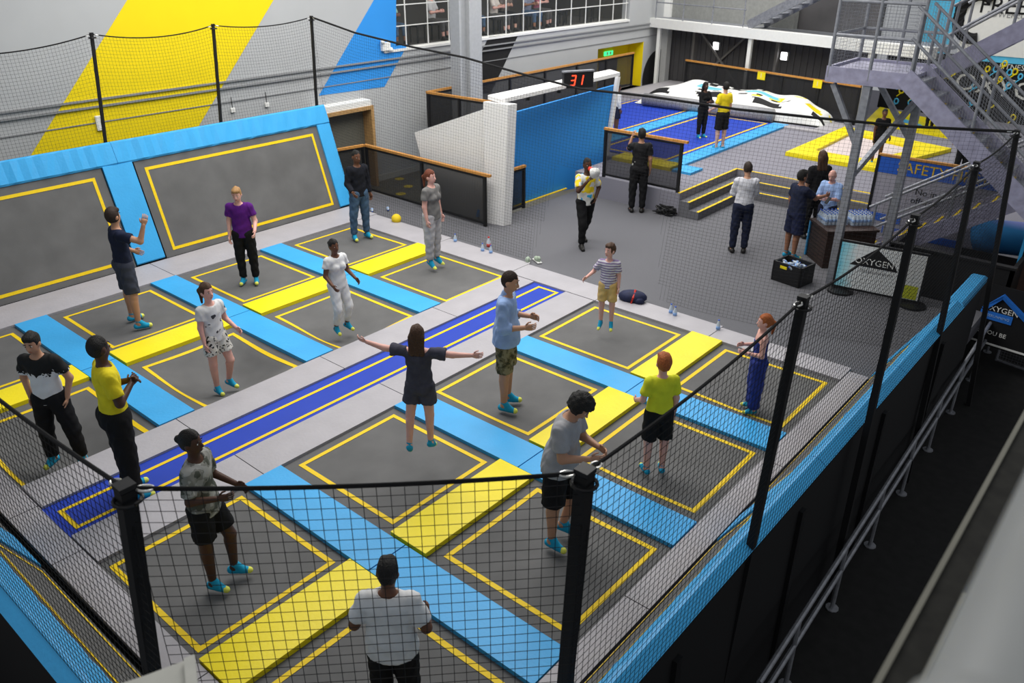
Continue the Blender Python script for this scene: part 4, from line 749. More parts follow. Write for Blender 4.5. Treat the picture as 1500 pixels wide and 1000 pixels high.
# ================================================================ PEOPLE
def surfnet(d, org, h):
    s = d < 0; nx, ny, nz = d.shape
    c8 = [(i, j, k) for i in (0, 1) for j in (0, 1) for k in (0, 1)]
    sub = lambda A, o: A[o[0]:nx-1+o[0], o[1]:ny-1+o[1], o[2]:nz-1+o[2]]
    cnt = sum(sub(s, o).astype(np.int8) for o in c8); act = (cnt > 0) & (cnt < 8); ids = np.argwhere(act)
    if len(ids) == 0: return np.zeros((0, 3)), np.zeros((0, 4), int)
    vals = {o: d[ids[:, 0]+o[0], ids[:, 1]+o[1], ids[:, 2]+o[2]] for o in c8}
    acc = np.zeros((len(ids), 3)); n = np.zeros(len(ids))
    for a in c8:
        for ax in range(3):
            if a[ax]: continue
            b = list(a); b[ax] = 1; b = tuple(b); va, vb = vals[a], vals[b]; m = (va < 0) != (vb < 0)
            t = np.where(m, va/np.where(m, va-vb, 1), 0); p = np.array(a, float)[None, :].repeat(len(ids), 0); p[:, ax] += t
            acc += p*m[:, None]; n += m
    V = (ids+acc/n[:, None])*h+org
    idx = -np.ones(act.shape, dtype=np.int64); idx[tuple(ids.T)] = np.arange(len(ids)); Q = []
    for ax in range(3):
        o = [0, 0, 0]; o[ax] = 1; a = s[:nx-o[0], :ny-o[1], :nz-o[2]]; b = s[o[0]:, o[1]:, o[2]:]
        e = np.argwhere(a != b); u, v = (ax+1) % 3, (ax+2) % 3
        e = e[(e[:, u] > 0) & (e[:, v] > 0) & (e[:, u] < d.shape[u]-1) & (e[:, v] < d.shape[v]-1)]
        if len(e) == 0: continue
        sgn = s[tuple(e.T)]; du = np.zeros(3, int); du[u] = 1; dv = np.zeros(3, int); dv[v] = 1
        q = np.stack([idx[tuple((e-du-dv).T)], idx[tuple((e-dv).T)], idx[tuple(e.T)], idx[tuple((e-du).T)]], 1)
        q[~sgn] = q[~sgn][:, ::-1]; Q.append(q[(q >= 0).all(1)])
    return V, np.concatenate(Q)
class Field:
    def __init__(s, lo, hi, h):
        s.h = h; s.lo = np.array(lo)-2*h; n = np.ceil((np.array(hi)+2*h-s.lo)/h).astype(int)+1; s.n = n
        s.ax = [s.lo[i]+h*np.arange(n[i]) for i in range(3)]
    def new(s): return np.full(tuple(s.n), 0.25)
    def blk(s, lo, hi):
        a = np.clip(np.floor((np.array(lo)-s.lo)/s.h).astype(int), 0, s.n-1); b = np.clip(np.ceil((np.array(hi)-s.lo)/s.h).astype(int)+1, 1, s.n)
        sl = tuple(slice(a[i], b[i]) for i in range(3)); P = [s.ax[i][sl[i]].reshape([-1 if j == i else 1 for j in range(3)]) for i in range(3)]
        return sl, P
    def put(s, A, sl, d, k):
        a = A[sl]
        if k <= 0: A[sl] = np.minimum(a, d); return
        h = np.clip(0.5+0.5*(d-a)/k, 0, 1); A[sl] = d*(1-h)+a*h-k*h*(1-h)
    def cap(s, A, a, b, ra, rb, k=0.03, ys=1.0, R=None, cut0=None, cut1=None):
        a = np.asarray(a, float); b = np.asarray(b, float); m = max(ra, rb)/min(1, ys)+0.06
        sl, P = s.blk(np.minimum(a, b)-m, np.maximum(a, b)+m)
        D = [P[i]-a[i] for i in range(3)]; ab = b-a
        if ys != 1.0:
            f = R[:, 1]; dy = D[0]*f[0]+D[1]*f[1]+D[2]*f[2]; D = [D[i]+f[i]*dy*(1/ys-1) for i in range(3)]
            q = f@ab; ab = ab+f*q*(1/ys-1)
        L2 = max(ab@ab, 1e-9); t = np.clip((D[0]*ab[0]+D[1]*ab[1]+D[2]*ab[2])/L2, 0, 1)
        d = np.sqrt((D[0]-ab[0]*t)**2+(D[1]-ab[1]*t)**2+(D[2]-ab[2]*t)**2)-(ra+(rb-ra)*t)
        if ys != 1.0: d = d*(0.5+0.5*ys)
        if cut1 is not None:
            n = (b-a)/np.linalg.norm(b-a); d = np.maximum(d, (P[0]-b[0])*n[0]+(P[1]-b[1])*n[1]+(P[2]-b[2])*n[2]-cut1)
        s.put(A, sl, d, k)
    def ell(s, A, c, r, R=np.eye(3), k=0.02):
        r = np.asarray(r, float); c = np.asarray(c, float); m = r.max()+0.05; sl, P = s.blk(c-m, c+m); D = [P[i]-c[i] for i in range(3)]
        q = [(D[0]*R[0, i]+D[1]*R[1, i]+D[2]*R[2, i])/r[i] for i in range(3)]; l = np.sqrt(q[0]**2+q[1]**2+q[2]**2)
        s.put(A, sl, (l-1)*r.min()*1.15, k)
def rotx(a): c, s = math.cos(a), math.sin(a); return np.array([[1, 0, 0], [0, c, -s], [0, s, c]])
def roty(a): c, s = math.cos(a), math.sin(a); return np.array([[c, 0, s], [0, 1, 0], [-s, 0, c]])
def rotz(a): c, s = math.cos(a), math.sin(a); return np.array([[c, -s, 0], [s, c, 0], [0, 0, 1]])
def nrm(v): v = np.asarray(v, float); return v/np.linalg.norm(v)
ARM = {'hang': ((.16, -.02, -1), (.06, .22, -1)), 'loose': ((.28, -.1, -1), (.15, .35, -1)), 'bent': ((.22, .02, -1), (-.25, .9, .05)), 'chest': ((.18, .15, -1), (-.75, .65, .35)), 'up': ((.45, .6, -.25), (.1, .35, 1)),
       'out': ((1, .05, -.08), (1, .25, -.02)), 'pocket': ((.36, -.18, -1), (-.22, .26, -1)), 'fwd': ((.1, .8, -.6), (-.1, 1, .1)), 'hip': ((.5, -.2, -1), (-.45, .5, -.6)), 'face': ((.2, .75, -.35), (-.25, .1, 1)), 'held': ((.15, .35, -1), (-.45, .9, .15)), 'half': ((.25, .0, -1), (.05, .8, -.45)), 'wide': ((.55, -.1, -.9), (.35, .6, -.2)), 'back': ((.2, -.45, -1), (.1, .2, -1))}
LEG = {'st': ((.05, 0, -1), (0, -.02, -1)), 'wide': ((.16, 0, -1), (.05, -.03, -1)), 'step': ((.05, .35, -1), (0, -.05, -1)), 'rear': ((.05, -.3, -1), (0, -.6, -1)), 'bend': ((.08, .28, -1), (0, -.30, -1)), 'tuck': ((.06, .12, -1), (.02, -.75, -1)), 'sit': ((.15, 1, -.05), (0, .05, -1))}
EYE = mat('eye_dark', (0.015, 0.01, 0.008), 0.2); EYW = mat('eye_white', (0.7, 0.68, 0.65), 0.3)
SKIN = {'pale': (0.62, 0.36, 0.27), 'tan': (0.45, 0.24, 0.15), 'brown': (0.13, 0.055, 0.03), 'dark': (0.065, 0.028, 0.016), 'mid': (0.28, 0.13, 0.075), 'pink': (0.66, 0.36, 0.30)}
HAIRC = {'black': (0.008, 0.007, 0.006), 'brown': (0.06, 0.028, 0.014), 'dkbrown': (0.025, 0.013, 0.008), 'ginger': (0.34, 0.09, 0.02), 'blond': (0.36, 0.20, 0.08), 'redbrown': (0.14, 0.035, 0.015), 'grey': (0.2, 0.17, 0.15)}
SOCKB = mat('cyan_grip_sock', (0.01, 0.30, 0.50), 0.85, 0.08, 30); SOCKY = mat('lime_sock_toe', (0.72, 0.74, 0.12), 0.85)
def cloth(name, col, var=0.12): return mat('cloth_'+name, col, 0.85, var, 9, 0.35, 14, spec=0.15)
def hand_mesh(m, W, dirv, palm, s, side, curl):
    """palm, four fingers and thumb from the wrist W along dirv; palm = palm normal"""
    d = Vector(dirv).normalized(); n = Vector(palm); n = (n-d*n.dot(d)); n = n.normalized() if n.length > 1e-3 else d.orthogonal().normalized(); x = d.cross(n)*side; W = Vector(W)
    V = []; Fc = []
    rings = [(-0.015, .024, .020), (.02, .034, .017), (.055, .042, .016), (.088, .041, .012)]
    for t, a, b in rings:
        for k in range(8): q = 2*math.pi*k/8; V.append(W+(d*t+x*(a*math.cos(q))+n*(b*math.sin(q)))*s)
    for i in range(3):
        for k in range(8): Fc.append((i*8+k, i*8+(k+1) % 8, i*8+8+(k+1) % 8, i*8+8+k))
    Fc += [tuple(range(7, -1, -1)), tuple(range(24, 32))]; m.add(V, Fc)
    for off, ln, r in ((-.031, .062, .0085), (-.011, .074, .009), (.010, .079, .009), (.030, .073, .0088)):
        p = W+(d*.082+x*off)*s; pts = [p]; a = curl*0.5
        for seg in (.42, .32, .26): dd = d*math.cos(a)+n*math.sin(a); p = p+dd*(ln*seg*s); pts.append(p); a += curl*0.8
        m.tube(pts, r*s, 6, r2=r*0.75*s)
    p = W+(d*.022+x*.032)*s; m.tube([p, p+(d*.028+x*.022+n*.012)*s, p+(d*.058+x*.024+n*.022)*s], .0105*s, 6, r2=.0085*s)
def person(label, foot, H, a, skin='pale', hair=('brown', 'short'), top=None, bot=None, arms=('hang', 'hang'), legs=('st', 'st'), lean=0.0, hy=0.0, hp=0.0, feet='sock', z=0.0, build=1.0, kid=1.0, far=False, female=False, pos=None, hyaw=0.0, belly=0.0, group=None, curl=0.55, extra=None):
    """a: heading, 0 = towards the viewer's side, 90 = to the viewer's right"""
    s = H/1.75/(1+0.06*(kid-1)/0.15); h = 0.0135 if not far else 0.021
    R = rotx(-lean); hip = np.array([0, 0, .92]); bw = build
    J = {}
    up = lambda p: hip+R@(np.asarray(p, float)-hip)
    for sg, nm in ((1, 'R'), (-1, 'L')):
        A = ARM[arms[0 if sg > 0 else 1]] if isinstance(arms[0 if sg > 0 else 1], str) else arms[0 if sg > 0 else 1]
        J['s'+nm] = up((sg*.168*bw, 0, 1.405)); m_ = np.array([sg, 1, 1])
        J['e'+nm] = J['s'+nm]+R@(nrm(np.array(A[0])*m_)*.275); J['w'+nm] = J['e'+nm]+R@(nrm(np.array(A[1])*m_)*.245)
        G = LEG[legs[0 if sg > 0 else 1]] if isinstance(legs[0 if sg > 0 else 1], str) else legs[0 if sg > 0 else 1]
        J['h'+nm] = np.array([sg*.088*bw, 0, .91]); J['k'+nm] = J['h'+nm]+nrm(np.array(G[0])*m_)*.425; J['a'+nm] = J['k'+nm]+nrm(np.array(G[1])*m_)*.415
    HR = R@rotz(-hyaw)@rotx(hp); nk = up((0, 0, 1.47)); HS = kid
    hd = lambda p: nk+HR@((np.asarray(p, float)-np.array([0, 0, 1.47]))*HS)
    ground = min(J['aR'][2], J['aL'][2])-.075
    allp = np.array(list(J.values())+[hd((0, 0, 1.76)), hd((0, .14, 1.6)), hd((0, -.2, 1.5))]); lo = allp.min(0)-.2; hi = allp.max(0)+.2; lo[2] = ground-.03
    Fd = Field(lo, hi, h/s)
    def torso(A, inf=0.0, k=.04):
        w_ = bw; T = lambda a, b, ra, rb: Fd.cap(A, up(a), up(b), (ra*w_+inf), (rb*w_+inf), k, .68, R)
        T((0, 0, .93), (0, 0, 1.10), .150+belly, .132+belly); T((0, 0, 1.10), (0, .0, 1.31), .132+belly, .158)
        Fd.cap(A, up((-.115*w_, 0, 1.395)), up((.115*w_, 0, 1.395)), .058+inf, .058+inf, .05)
        if female:
            for sg in (-1, 1): Fd.ell(A, up((sg*.07, .085, 1.27)), (.062+inf, .055+inf, .06+inf), R, .03)
    def pelvis(A, inf=0.0):
        Fd.cap(A, (-.055*bw, -.012, .92), (.055*bw, -.012, .92), .115+inf, .115+inf, .03)
    def leg(A, nm, inf=0.0, to=1.0, flare=0.0, k=.03, cut=False):
        hj, kj, aj = J['h'+nm], J['k'+nm], J['a'+nm]; B = Fd.new(); t1 = min(1, to*2); e = hj+(kj-hj)*t1
        Fd.cap(B, hj, e, .094*bw+inf, (.094+(.060-.094)*t1)*bw+inf+flare, 0, cut1=0.0 if cut and to <= .5 else None)
        if to > .5:
            t2 = to*2-1; e = kj+(aj-kj)*t2; Fd.cap(B, kj, e, .060*bw+inf+flare*.5, (.056+(.038-.056)*t2)+inf+flare, .02, cut1=0.0 if cut else None)
            if inf == 0: c = kj+(aj-kj)*.3; Fd.cap(B, c+np.array([0, -.018, .05]), c+np.array([0, -.012, -.08]), .045*bw, .032, .03)
        Fd.put(A, (slice(None),)*3, B, k)
    def arm(A, nm, inf=0.0, to=1.0, flare=0.0, k=.03, cut=False):
        sj, ej, wj = J['s'+nm], J['e'+nm], J['w'+nm]; B = Fd.new(); t1 = min(1, to*2); e = sj+(ej-sj)*t1
        Fd.cap(B, sj, e, .055*bw+inf, (.055+(.042-.055)*t1)*bw+inf+flare, 0, cut1=0.0 if cut and to <= .5 else None)
        if to > .5: t2 = to*2-1; Fd.cap(B, ej, ej+(wj-ej)*t2, .042*bw+inf+flare*.5, (.044+(.028-.044)*t2)+inf+flare, .02, cut1=0.0 if cut else None)
        Fd.put(A, (slice(None),)*3, B, k)
    # body
    A = Fd.new(); torso(A); pelvis(A); Fd.cap(A, up((0, -.005, 1.38)), hd((0, .005, 1.55)), .056, .052, .035)
    Fd.ell(A, hd((0, .0, 1.645)), np.array([.074, .092, .108])*HS, HR, .02); Fd.ell(A, hd((0, .03, 1.585)), np.array([.056, .062, .062])*HS, HR, .03)
    Fd.cap(A, hd((0, .088, 1.64)), hd((0, .108, 1.607)), .010*HS, .015*HS, .012)
    for sg in (-1, 1): Fd.ell(A, hd((sg*.077, -.005, 1.625)), np.array([.013, .026, .034])*HS, HR, .006)
    for nm in 'RL': leg(A, nm, k=.025); arm(A, nm, k=.03)
    fdir = {}
    for nm in 'RL':
        sh = nrm(J['a'+nm]-J['k'+nm]); f = np.array([0, 1, 0])-sh*(np.array([0, 1, 0])@sh)*.8
        if z > .02: f = f+np.array([0, 0, -.55])
        f = nrm(f+np.array([.18 if nm == 'R' else -.18, 0, 0])); fdir[nm] = f; aj = J['a'+nm]; B = Fd.new()
        Fd.cap(B, aj-f*.035+np.array([0, 0, -.040]), aj+f*.145+np.array([0, 0, -.050]), .036, .026, 0); Fd.cap(B, aj, aj+f*.08+np.array([0, 0, -.035]), .034, .03, .03); Fd.put(A, (slice(None),)*3, B, .02)
    rootp = pos if pos is not None else at(*foot, 0)
    t = thing('person', label, 'person', (rootp[0], rootp[1], 0), group=group)
    wa = math.radians(-49.6+a); t.rotation_euler = (0, 0, wa-math.pi/2); t.location.z = z+(0 if pos is None or len(pos) < 3 else pos[2])
    fin = lambda V: (np.asarray(V)-np.array([0, 0, ground]))*s
    hw = lambda V: np.asarray(V)
    V, Q = surfnet(A, Fd.lo, Fd.h); V = fin(V); m = MB(); nb = len(Q)
    for nm, sg in (('R', 1), ('L', -1)):
        dv = J['w'+nm]-J['e'+nm]; pal = R@np.array([-sg*1.0, .25, 0]); mh = MB(); hand_mesh(mh, J['w'+nm], dv, pal, 1.0, sg, curl); m.add([fin(np.array(v)) for v in mh.V], mh.F, 0)
    if not far or True:
        for sg in (-1, 1):
            for (c, r, mi, sc) in (((sg*.031, .078, 1.642), .0115, 1, (1, .8, .8)), ((sg*.031, .0865, 1.642), .0075, 2, (1, .6, 1))):
                b = MB(); b.ball((0, 0, 0), r*HS, 8, 0, sc); m.add([fin(hd(c)+HR@np.array(v)) for v in b.V], b.F, mi)
            b = MB(); b.ball((0, 0, 0), .018*HS, 6, 0, (1.1, .3, .28)); m.add([fin(hd((sg*.032, .090, 1.668))+HR@np.array(v)) for v in b.V], b.F, 3)
        b = MB(); b.ball((0, 0, 0), .022*HS, 8, 0, (1.1, .35, .38)); m.add([fin(hd((0, .090, 1.568))+HR@np.array(v)) for v in b.V], b.F, 4)
    n0 = len(V); VV = np.vstack([V, np.array(m.V)]); Fc = [tuple(q) for q in Q]+[tuple(i+n0 for i in f) for f in m.F]; mi = [0]*nb+m.M
    sk = mat('skin_'+skin, SKIN[skin], 0.5, 0.06, 8); lip = mat('lips_'+skin, tuple(c*f for c, f in zip(SKIN[skin], (.75, .5, .5))), 0.4)
    hm = mat('hair_'+hair[0], HAIRC[hair[0]], 0.6, 0.35, 60, 0.6, 90)
    mesh_obj('body', VV, Fc, [sk, EYW, EYE, hm, lip], t, True, mi)
    def part(name, A, m_, mfun=None):
        V, Q = surfnet(A, Fd.lo, Fd.h)
        if len(Q) == 0: return None
        V2 = fin(V); mi = None
        if mfun is not None: mi = [mfun(c) for c in V[Q].mean(1)]
        return mesh_obj(name, V2, Q, m_, t, True, mi)
    g = np.meshgrid(*Fd.ax, indexing='ij')
    def tf(p): q = np.stack([g[0]-hip[0], g[1]-hip[1], g[2]-hip[2]], -1)@R; return q+hip   # into the torso frame
    wr = 0.0045*(np.sin(31*g[2]+7*np.sin(17*g[0]))*np.sin(23*g[0]+9*g[1]+5)+.6*np.sin(47*g[2]+21*g[0]))
    # clothes
    if bot:
        A = Fd.new(); pelvis(A, .018+bot.get('inf', 0)); Fd.cap(A, (0, 0, .95), (0, 0, 1.0), .150*bw+belly, .145*bw+belly, .03, .70, np.eye(3))
        if bot.get('skirt'): Fd.cap(A, (0, 0, .95), (0, 0, .95-bot['skirt']), .14, .20, .02, .8, np.eye(3), cut1=0.0)
        for nm in 'RL': leg(A, nm, .016+bot.get('inf', 0), bot['len'], bot.get('flare', 0.0), .02, True)
        A = np.maximum(A+wr*1.2, g[2]-(1.015))
        part('trousers' if bot['len'] > .6 else 'shorts', A, bot['m'])
    if top:
        A = Fd.new(); inf = .016+top.get('inf', 0); torso(A, inf, .05); Fd.cap(A, up((0, 0, .80)), up((0, 0, 1.02)), .162*bw+belly+top.get('loose', .006), .150*bw+belly+top.get('loose', .006), .03, .76, R)
        if not top.get('bare'):
            for nm in 'RL': arm(A, nm, .013+top.get('inf', 0), top.get('sl', .3), top.get('sf', .012), .03, True)
        q = tf(None); A = np.maximum(A+wr, -(q[..., 2]-top.get('hem', .87)))
        if top.get('bare'): A = np.maximum(A, q[..., 2]-top['bare'])
        nkd = np.sqrt((g[0]-up((0, .02, 1.50))[0])**2+(g[1]-up((0, .02, 1.50))[1])**2+(g[2]-up((0, .02, 1.50))[2])**2)-top.get('neck', .085)
        A = np.maximum(A, -nkd); part(top.get('name', 't_shirt'), A, top['m'])
        if top.get('collar'):
            A = Fd.new(); Fd.cap(A, up((0, -.012, 1.43)), up((0, .0, 1.485)), .066, .058, 0); part('collar', A, top['collar'])
    # feet
    if feet:
        for nm in 'RL':
            A = Fd.new(); f = fdir[nm]; aj = J['a'+nm]; i = .007 if feet == 'sock' else .013
            Fd.cap(A, aj-f*.035+np.array([0, 0, -.040]), aj+f*.145+np.array([0, 0, -.050]), .036+i, .027+i, 0); Fd.cap(A, aj+nrm(J['k'+nm]-aj)*.035, aj+f*.07+np.array([0, 0, -.035]), .037+i*.7, .032+i, .02, cut1=None)
            if feet == 'sock': part('sock', A, [SOCKB, SOCKY], lambda c, aj=aj, f=f: 1 if ((c-aj)@f > .135 or (c-aj)@nrm(J['k'+nm]-aj) > .058) else 0)
            else: part('shoe', A, feet)
    # hair
    if hair[1] != 'bald':
        A = Fd.new(); st = hair[1]; r = {'buzz': (.079, .097, .112), 'short': (.085, .104, .120), 'curly': (.104, .122, .130), 'long': (.088, .108, .122), 'pony': (.084, .104, .118), 'bun': (.083, .102, .117), 'afro': (.096, .11, .128)}[st]
        Fd.ell(A, hd((0, -.012, 1.658)), np.array(r)*HS, HR, 0)
        if st in ('short', 'curly'): Fd.ell(A, hd((0, .04, 1.725)), np.array([.07, .055, .035])*HS, HR, .02)
        if st == 'long':
            for x in (-.05, 0, .05): Fd.cap(A, hd((x, -.055, 1.62)), hd((x*1.3, -.075, 1.42)), .05*HS, .038*HS, .03)
        if st == 'pony': Fd.cap(A, hd((0, -.10, 1.67)), hd((0, -.145, 1.62)), .03*HS, .034*HS, .02); Fd.cap(A, hd((0, -.145, 1.62)), hd((.01, -.13, 1.45)), .034*HS, .016*HS, .02)
        if st == 'bun': Fd.ell(A, hd((0, -.11, 1.67)), np.array([.04, .04, .04])*HS, HR, .01)
        if st == 'wind' : pass
        q = (np.stack([g[0]-nk[0], g[1]-nk[1], g[2]-nk[2]], -1)@HR)/HS+np.array([0, 0, 1.47])
        fy, fz = (.045, 1.695) if st != 'buzz' else (.05, 1.70)
        A = np.maximum(A, np.minimum(q[..., 1]-fy+.25*np.maximum(0, 1.64-q[..., 2]), fz-q[..., 2])*HS)
        if st not in ('long', 'pony'): A = np.maximum(A, (1.565+.0*q[..., 1]-q[..., 2])*HS)
        if st in ('curly', 'afro'): A = A+.012*np.sin(70*g[0])*np.sin(70*g[1]+1)*np.sin(70*g[2]+2)
        else: A = A+.004*np.sin(90*g[0]+20*g[2])
        part('hair', A, hm)
    t['_w'] = 0; del t['_w']
    return t, (lambda p: t.location+Vector(rotz(wa-math.pi/2)@fin(np.asarray(p)))), J, hd, R
WT = cloth('white', (0.66, 0.66, 0.66)); NV = cloth('navy', (0.013, 0.017, 0.038)); BK = cloth('black', (0.010, 0.010, 0.011)); GY = cloth('grey', (0.30, 0.30, 0.31)); YT = cloth('yellow_tee', (0.78, 0.60, 0.02)); DG = cloth('charcoal', (0.075, 0.072, 0.07))
SHOE = mat('dark_shoe', (0.012, 0.011, 0.010), 0.5); JEAN = cloth('jeans', (0.055, 0.10, 0.17), 0.3); LINEN = cloth('pale_blue_shirt', (0.28, 0.40, 0.66))
def ph(fx, fy, ty, z=0, lean=1.0):
    g_ = at(fx, fy); return (hz(g_[0], g_[1], ty)-z)/lean
PE = []
def P_(label, foot, ty, a, **k):
    z = k.get('z', 0.0); H = k.pop('H', None) or ph(foot[0], foot[1], ty, z); PE.append((label, H)); return person(label, foot, H, a, **k)
shorts = lambda m, ln=.40, fl=.022, **k: dict(len=ln, m=m, flare=fl, **k)
trs = lambda m, **k: dict(len=.96, m=m, flare=k.pop('flare', .008), **k)
# --- on the court
P_('man in navy tee and grey shorts raising one hand beside the sloping wall', (201, 474), 305, 128, skin='tan', hair=('dkbrown', 'short'), top=dict(m=NV, sl=.28), bot=shorts(cloth('slate_shorts', (0.04, 0.045, 0.065)), .44), arms=('up', 'half'), legs=('wide', 'wide'), hyaw=-.5)
P_('young man in a purple polo and black trousers facing the court', (367, 413), 274, 6, skin='pink', hair=('blond', 'short'), top=dict(m=cloth('purple_polo', (0.085, 0.012, 0.16)), sl=.30, collar=cloth('polo_collar', (0.02, 0.015, 0.02))), bot=trs(BK), arms=('hang', 'half'), hp=-.25)
P_('young man in a black jumper and ripped blue jeans by the end railing', (531, 348), 221, 40, skin='brown', hair=('black', 'buzz'), top=dict(m=cloth('black_knit', (0.010, 0.011, 0.016)), sl=.97, sf=.006, name='jumper'), bot=trs(JEAN), arms=('half', 'hang'), legs=('wide', 'st'), hp=-.1)
P_('woman in a grey tee and pale grey trousers bouncing by the railing', (636, 394), 250, 62, z=.12, skin='pink', hair=('redbrown', 'pony'), top=dict(m=cloth('heather_grey', (0.16, 0.155, 0.15)), sl=.28, loose=.03), bot=trs(cloth('pale_grey_trousers', (0.42, 0.41, 0.42)), inf=.006), arms=('hang', 'hang'), female=True, build=1.05)
P_('girl in a white tee and white leggings bouncing mid court', (501, 482), 349, 48, skin='brown', hair=('black', 'bun'), top=dict(m=WT, sl=.25, loose=.02), bot=dict(len=.9, m=cloth('white_leggings', (0.68, 0.68, 0.68))), arms=('half', 'half'), legs=('bend', 'bend'), female=True)
P_('girl in a white print tee and spotted shorts on a sagging bed', (325, 552), 413, 58, skin='pink', hair=('brown', 'pony'), top=dict(m=ramp_mat('printed_white_tee', 'N', [(0, (0.05, 0.05, 0.06)), (0.36, (0.62, 0.62, 0.62))], scale=1.0, ns=9), sl=.28), bot=shorts(ramp_mat('spotted_shorts', 'N', [(0, (0.02, 0.02, 0.02)), (0.42, (0.62, 0.60, 0.55))], ns=30), .30), arms=('hang', 'half'), legs=('st', 'bend'), kid=1.08, z=-.20)
P_('boy in a black and white sports tee with hands in his pockets', (96, 660), 486, 0, z=-.17, skin='tan', hair=('black', 'short'), top=dict(m=ramp_mat('black_to_white_tee', 'Z', [(0, (0.66, 0.66, 0.66)), (0.70, (0.66, 0.66, 0.66)), (0.73, (0.012, 0.012, 0.012))], scale=0.60, offset=-0.02, noise=.12, ns=30), sl=.33), bot=trs(cloth('black_tracksuit', (0.010, 0.010, 0.011)), inf=.008), arms=('pocket', 'pocket'), legs=('wide', 'wide'), hp=-.2)
P_('man in a bright yellow staff tee and striped black track trousers on the runway', (198, 722), 494, 125, skin='dark', hair=('black', 'buzz'), top=dict(m=cloth('lime_yellow_tee', (0.68, 0.56, 0.02)), sl=.36), bot=trs(BK, inf=.012), arms=('chest', 'chest'), legs=('st', 'st'), hyaw=-.5)
P_('person in a camouflage tee and black shorts on the near bed', (322, 850), 633, 84, skin='dark', hair=('black', 'bun'), top=dict(m=ramp_mat('camo_tee', 'N', [(0, (0.07, 0.075, 0.06)), (0.45, (0.20, 0.20, 0.18)), (0.56, (0.33, 0.33, 0.31))], ns=9), sl=.40, loose=.03), bot=shorts(BK, .36), arms=('bent', 'half'), legs=('st', 'step'), hyaw=0)
P_('girl in a dark off shoulder playsuit leaping with arms outstretched', (622, 690), 530, 172, H=1.50, z=.36, skin='pink', hair=('brown', 'long'), top=dict(m=cloth('slate_playsuit', (0.055, 0.055, 0.075), .3), neck=.155, sl=.34, sf=.03, hem=.86, loose=.02, name='playsuit_top'), bot=shorts(cloth('slate_playsuit', (0.055, 0.055, 0.075)), .27, .03), arms=(((1, .1, -.10), (1, .2, -.05)), ((1, .05, .05), (1, .1, .25))), legs=('st', ((.12, -.1, -1), (.0, -.35, -1))), kid=1.05, female=True)
P_('man in a pale blue shirt and camouflage shorts turning on his bed', (742, 594), 398, 78, skin='tan', hair=('dkbrown', 'buzz'), top=dict(m=LINEN, sl=.72, loose=.03, name='shirt', collar=LINEN), bot=shorts(ramp_mat('camo_shorts', 'N', [(0, (0.05, 0.045, 0.02)), (0.45, (0.13, 0.11, 0.055)), (0.55, (0.22, 0.19, 0.11))], ns=14), .45, .02), arms=('bent', 'bent'), legs=('st', 'st'), belly=.025, hp=-.25)
P_('boy in a striped tee and sand shorts jumping by the carpet edge', (886, 494), 370, 345, H=1.36, z=.2, skin='pink', hair=('brown', 'short'), top=dict(m=ramp_mat('striped_tee', 'Z', [(0, (0.55, 0.53, 0.58)), (0.55, (0.20, 0.15, 0.28))], scale=26, band=True), sl=.36), bot=shorts(cloth('sand_shorts', (0.62, 0.42, 0.16)), .40, .02), arms=('wide', 'hang'), kid=1.18, hyaw=.6)
P_('ginger boy in a lime yellow tee and black shorts seen from behind', (957, 690), 514, 188, skin='pink', hair=('ginger', 'short'), top=dict(m=cloth('lime_tee', (0.62, 0.64, 0.03)), sl=.36, loose=.02), bot=shorts(BK, .44, .025), arms=('hang', 'half'), kid=1.12)
P_('red-haired girl in a long blue jumpsuit', (1100, 600), 458, 262, skin='pink', hair=('ginger', 'pony'), top=dict(m=cloth('royal_jumpsuit', (0.025, 0.04, 0.20)), bare=1.33, hem=.88, name='jumpsuit_top'), bot=trs(cloth('royal_jumpsuit', (0.025, 0.04, 0.20)), flare=.035, inf=.01), arms=('bent', 'bent'), kid=1.1)
P_('curly-haired man in a grey tee and black shorts looking down at his hands', (816, 790), 566, 62, skin='tan', hair=('black', 'curly'), top=dict(m=cloth('light_grey_tee', (0.33, 0.33, 0.345)), sl=.36, loose=.035), bot=shorts(BK, .46, .03), arms=('held', 'held'), legs=('st', 'bend'), lean=.14, hp=-.55, build=1.08, belly=.02)
P_('person in a loose white tee seen from behind at the near corner', (585, 1062), 818, 178, H=1.62, skin='brown', hair=('black', 'short'), top=dict(m=WT, sl=.38, loose=.03, inf=.004), bot=trs(BK), arms=(((.42, -.1, -1), (-.1, .9, -.3)), ((.40, -.05, -1), (-.1, .8, -.5))), build=1.06, belly=.015, hp=-.3)
# --- on the carpet
pm, wl, Jm, hdm, Rm = P_('man in a patterned yellow and white shirt shouting through a megaphone', (855, 360), 231, 20, skin='dark', hair=('black', 'buzz'), top=dict(m=ramp_mat('yellow_white_shirt', 'N', [(0, (0.03, 0.35, 0.6)), (0.36, (0.64, 0.64, 0.6)), (0.50, (0.76, 0.56, 0.02))], ns=5), sl=.38), bot=trs(BK), arms=(((.25, .6, -.75), (-.5, .5, .85)), 'hip'), legs=('step', 'rear'), feet=SHOE)
mp = Vector(wl(hdm((.01, .13, 1.60)))); fw = Vector(rotz(math.radians(-49.6+20)-math.pi/2)@np.array([0, 1, -.12])).normalized()
t = thing('megaphone', 'red and white megaphone held to the mouth of the yellow shirted man', 'megaphone', mp); m = MB()
for (a0, b0, r0, r1, mi) in ((0.0, 0.10, .04, .05, 1), (0.10, 0.25, .045, .105, 0)): m.tube([fw*a0, fw*b0], r0, 16, mi, r2=r1)
m.build('horn', [WHITE, mat('megaphone_red', (0.6, 0.04, 0.02), 0.4)], t, True); MB().obox(fw*0.08+Vector((0, 0, -.05)), fw*0.08+Vector((0, 0, -.15)), .025, .03).build('grip', BLKS, t)
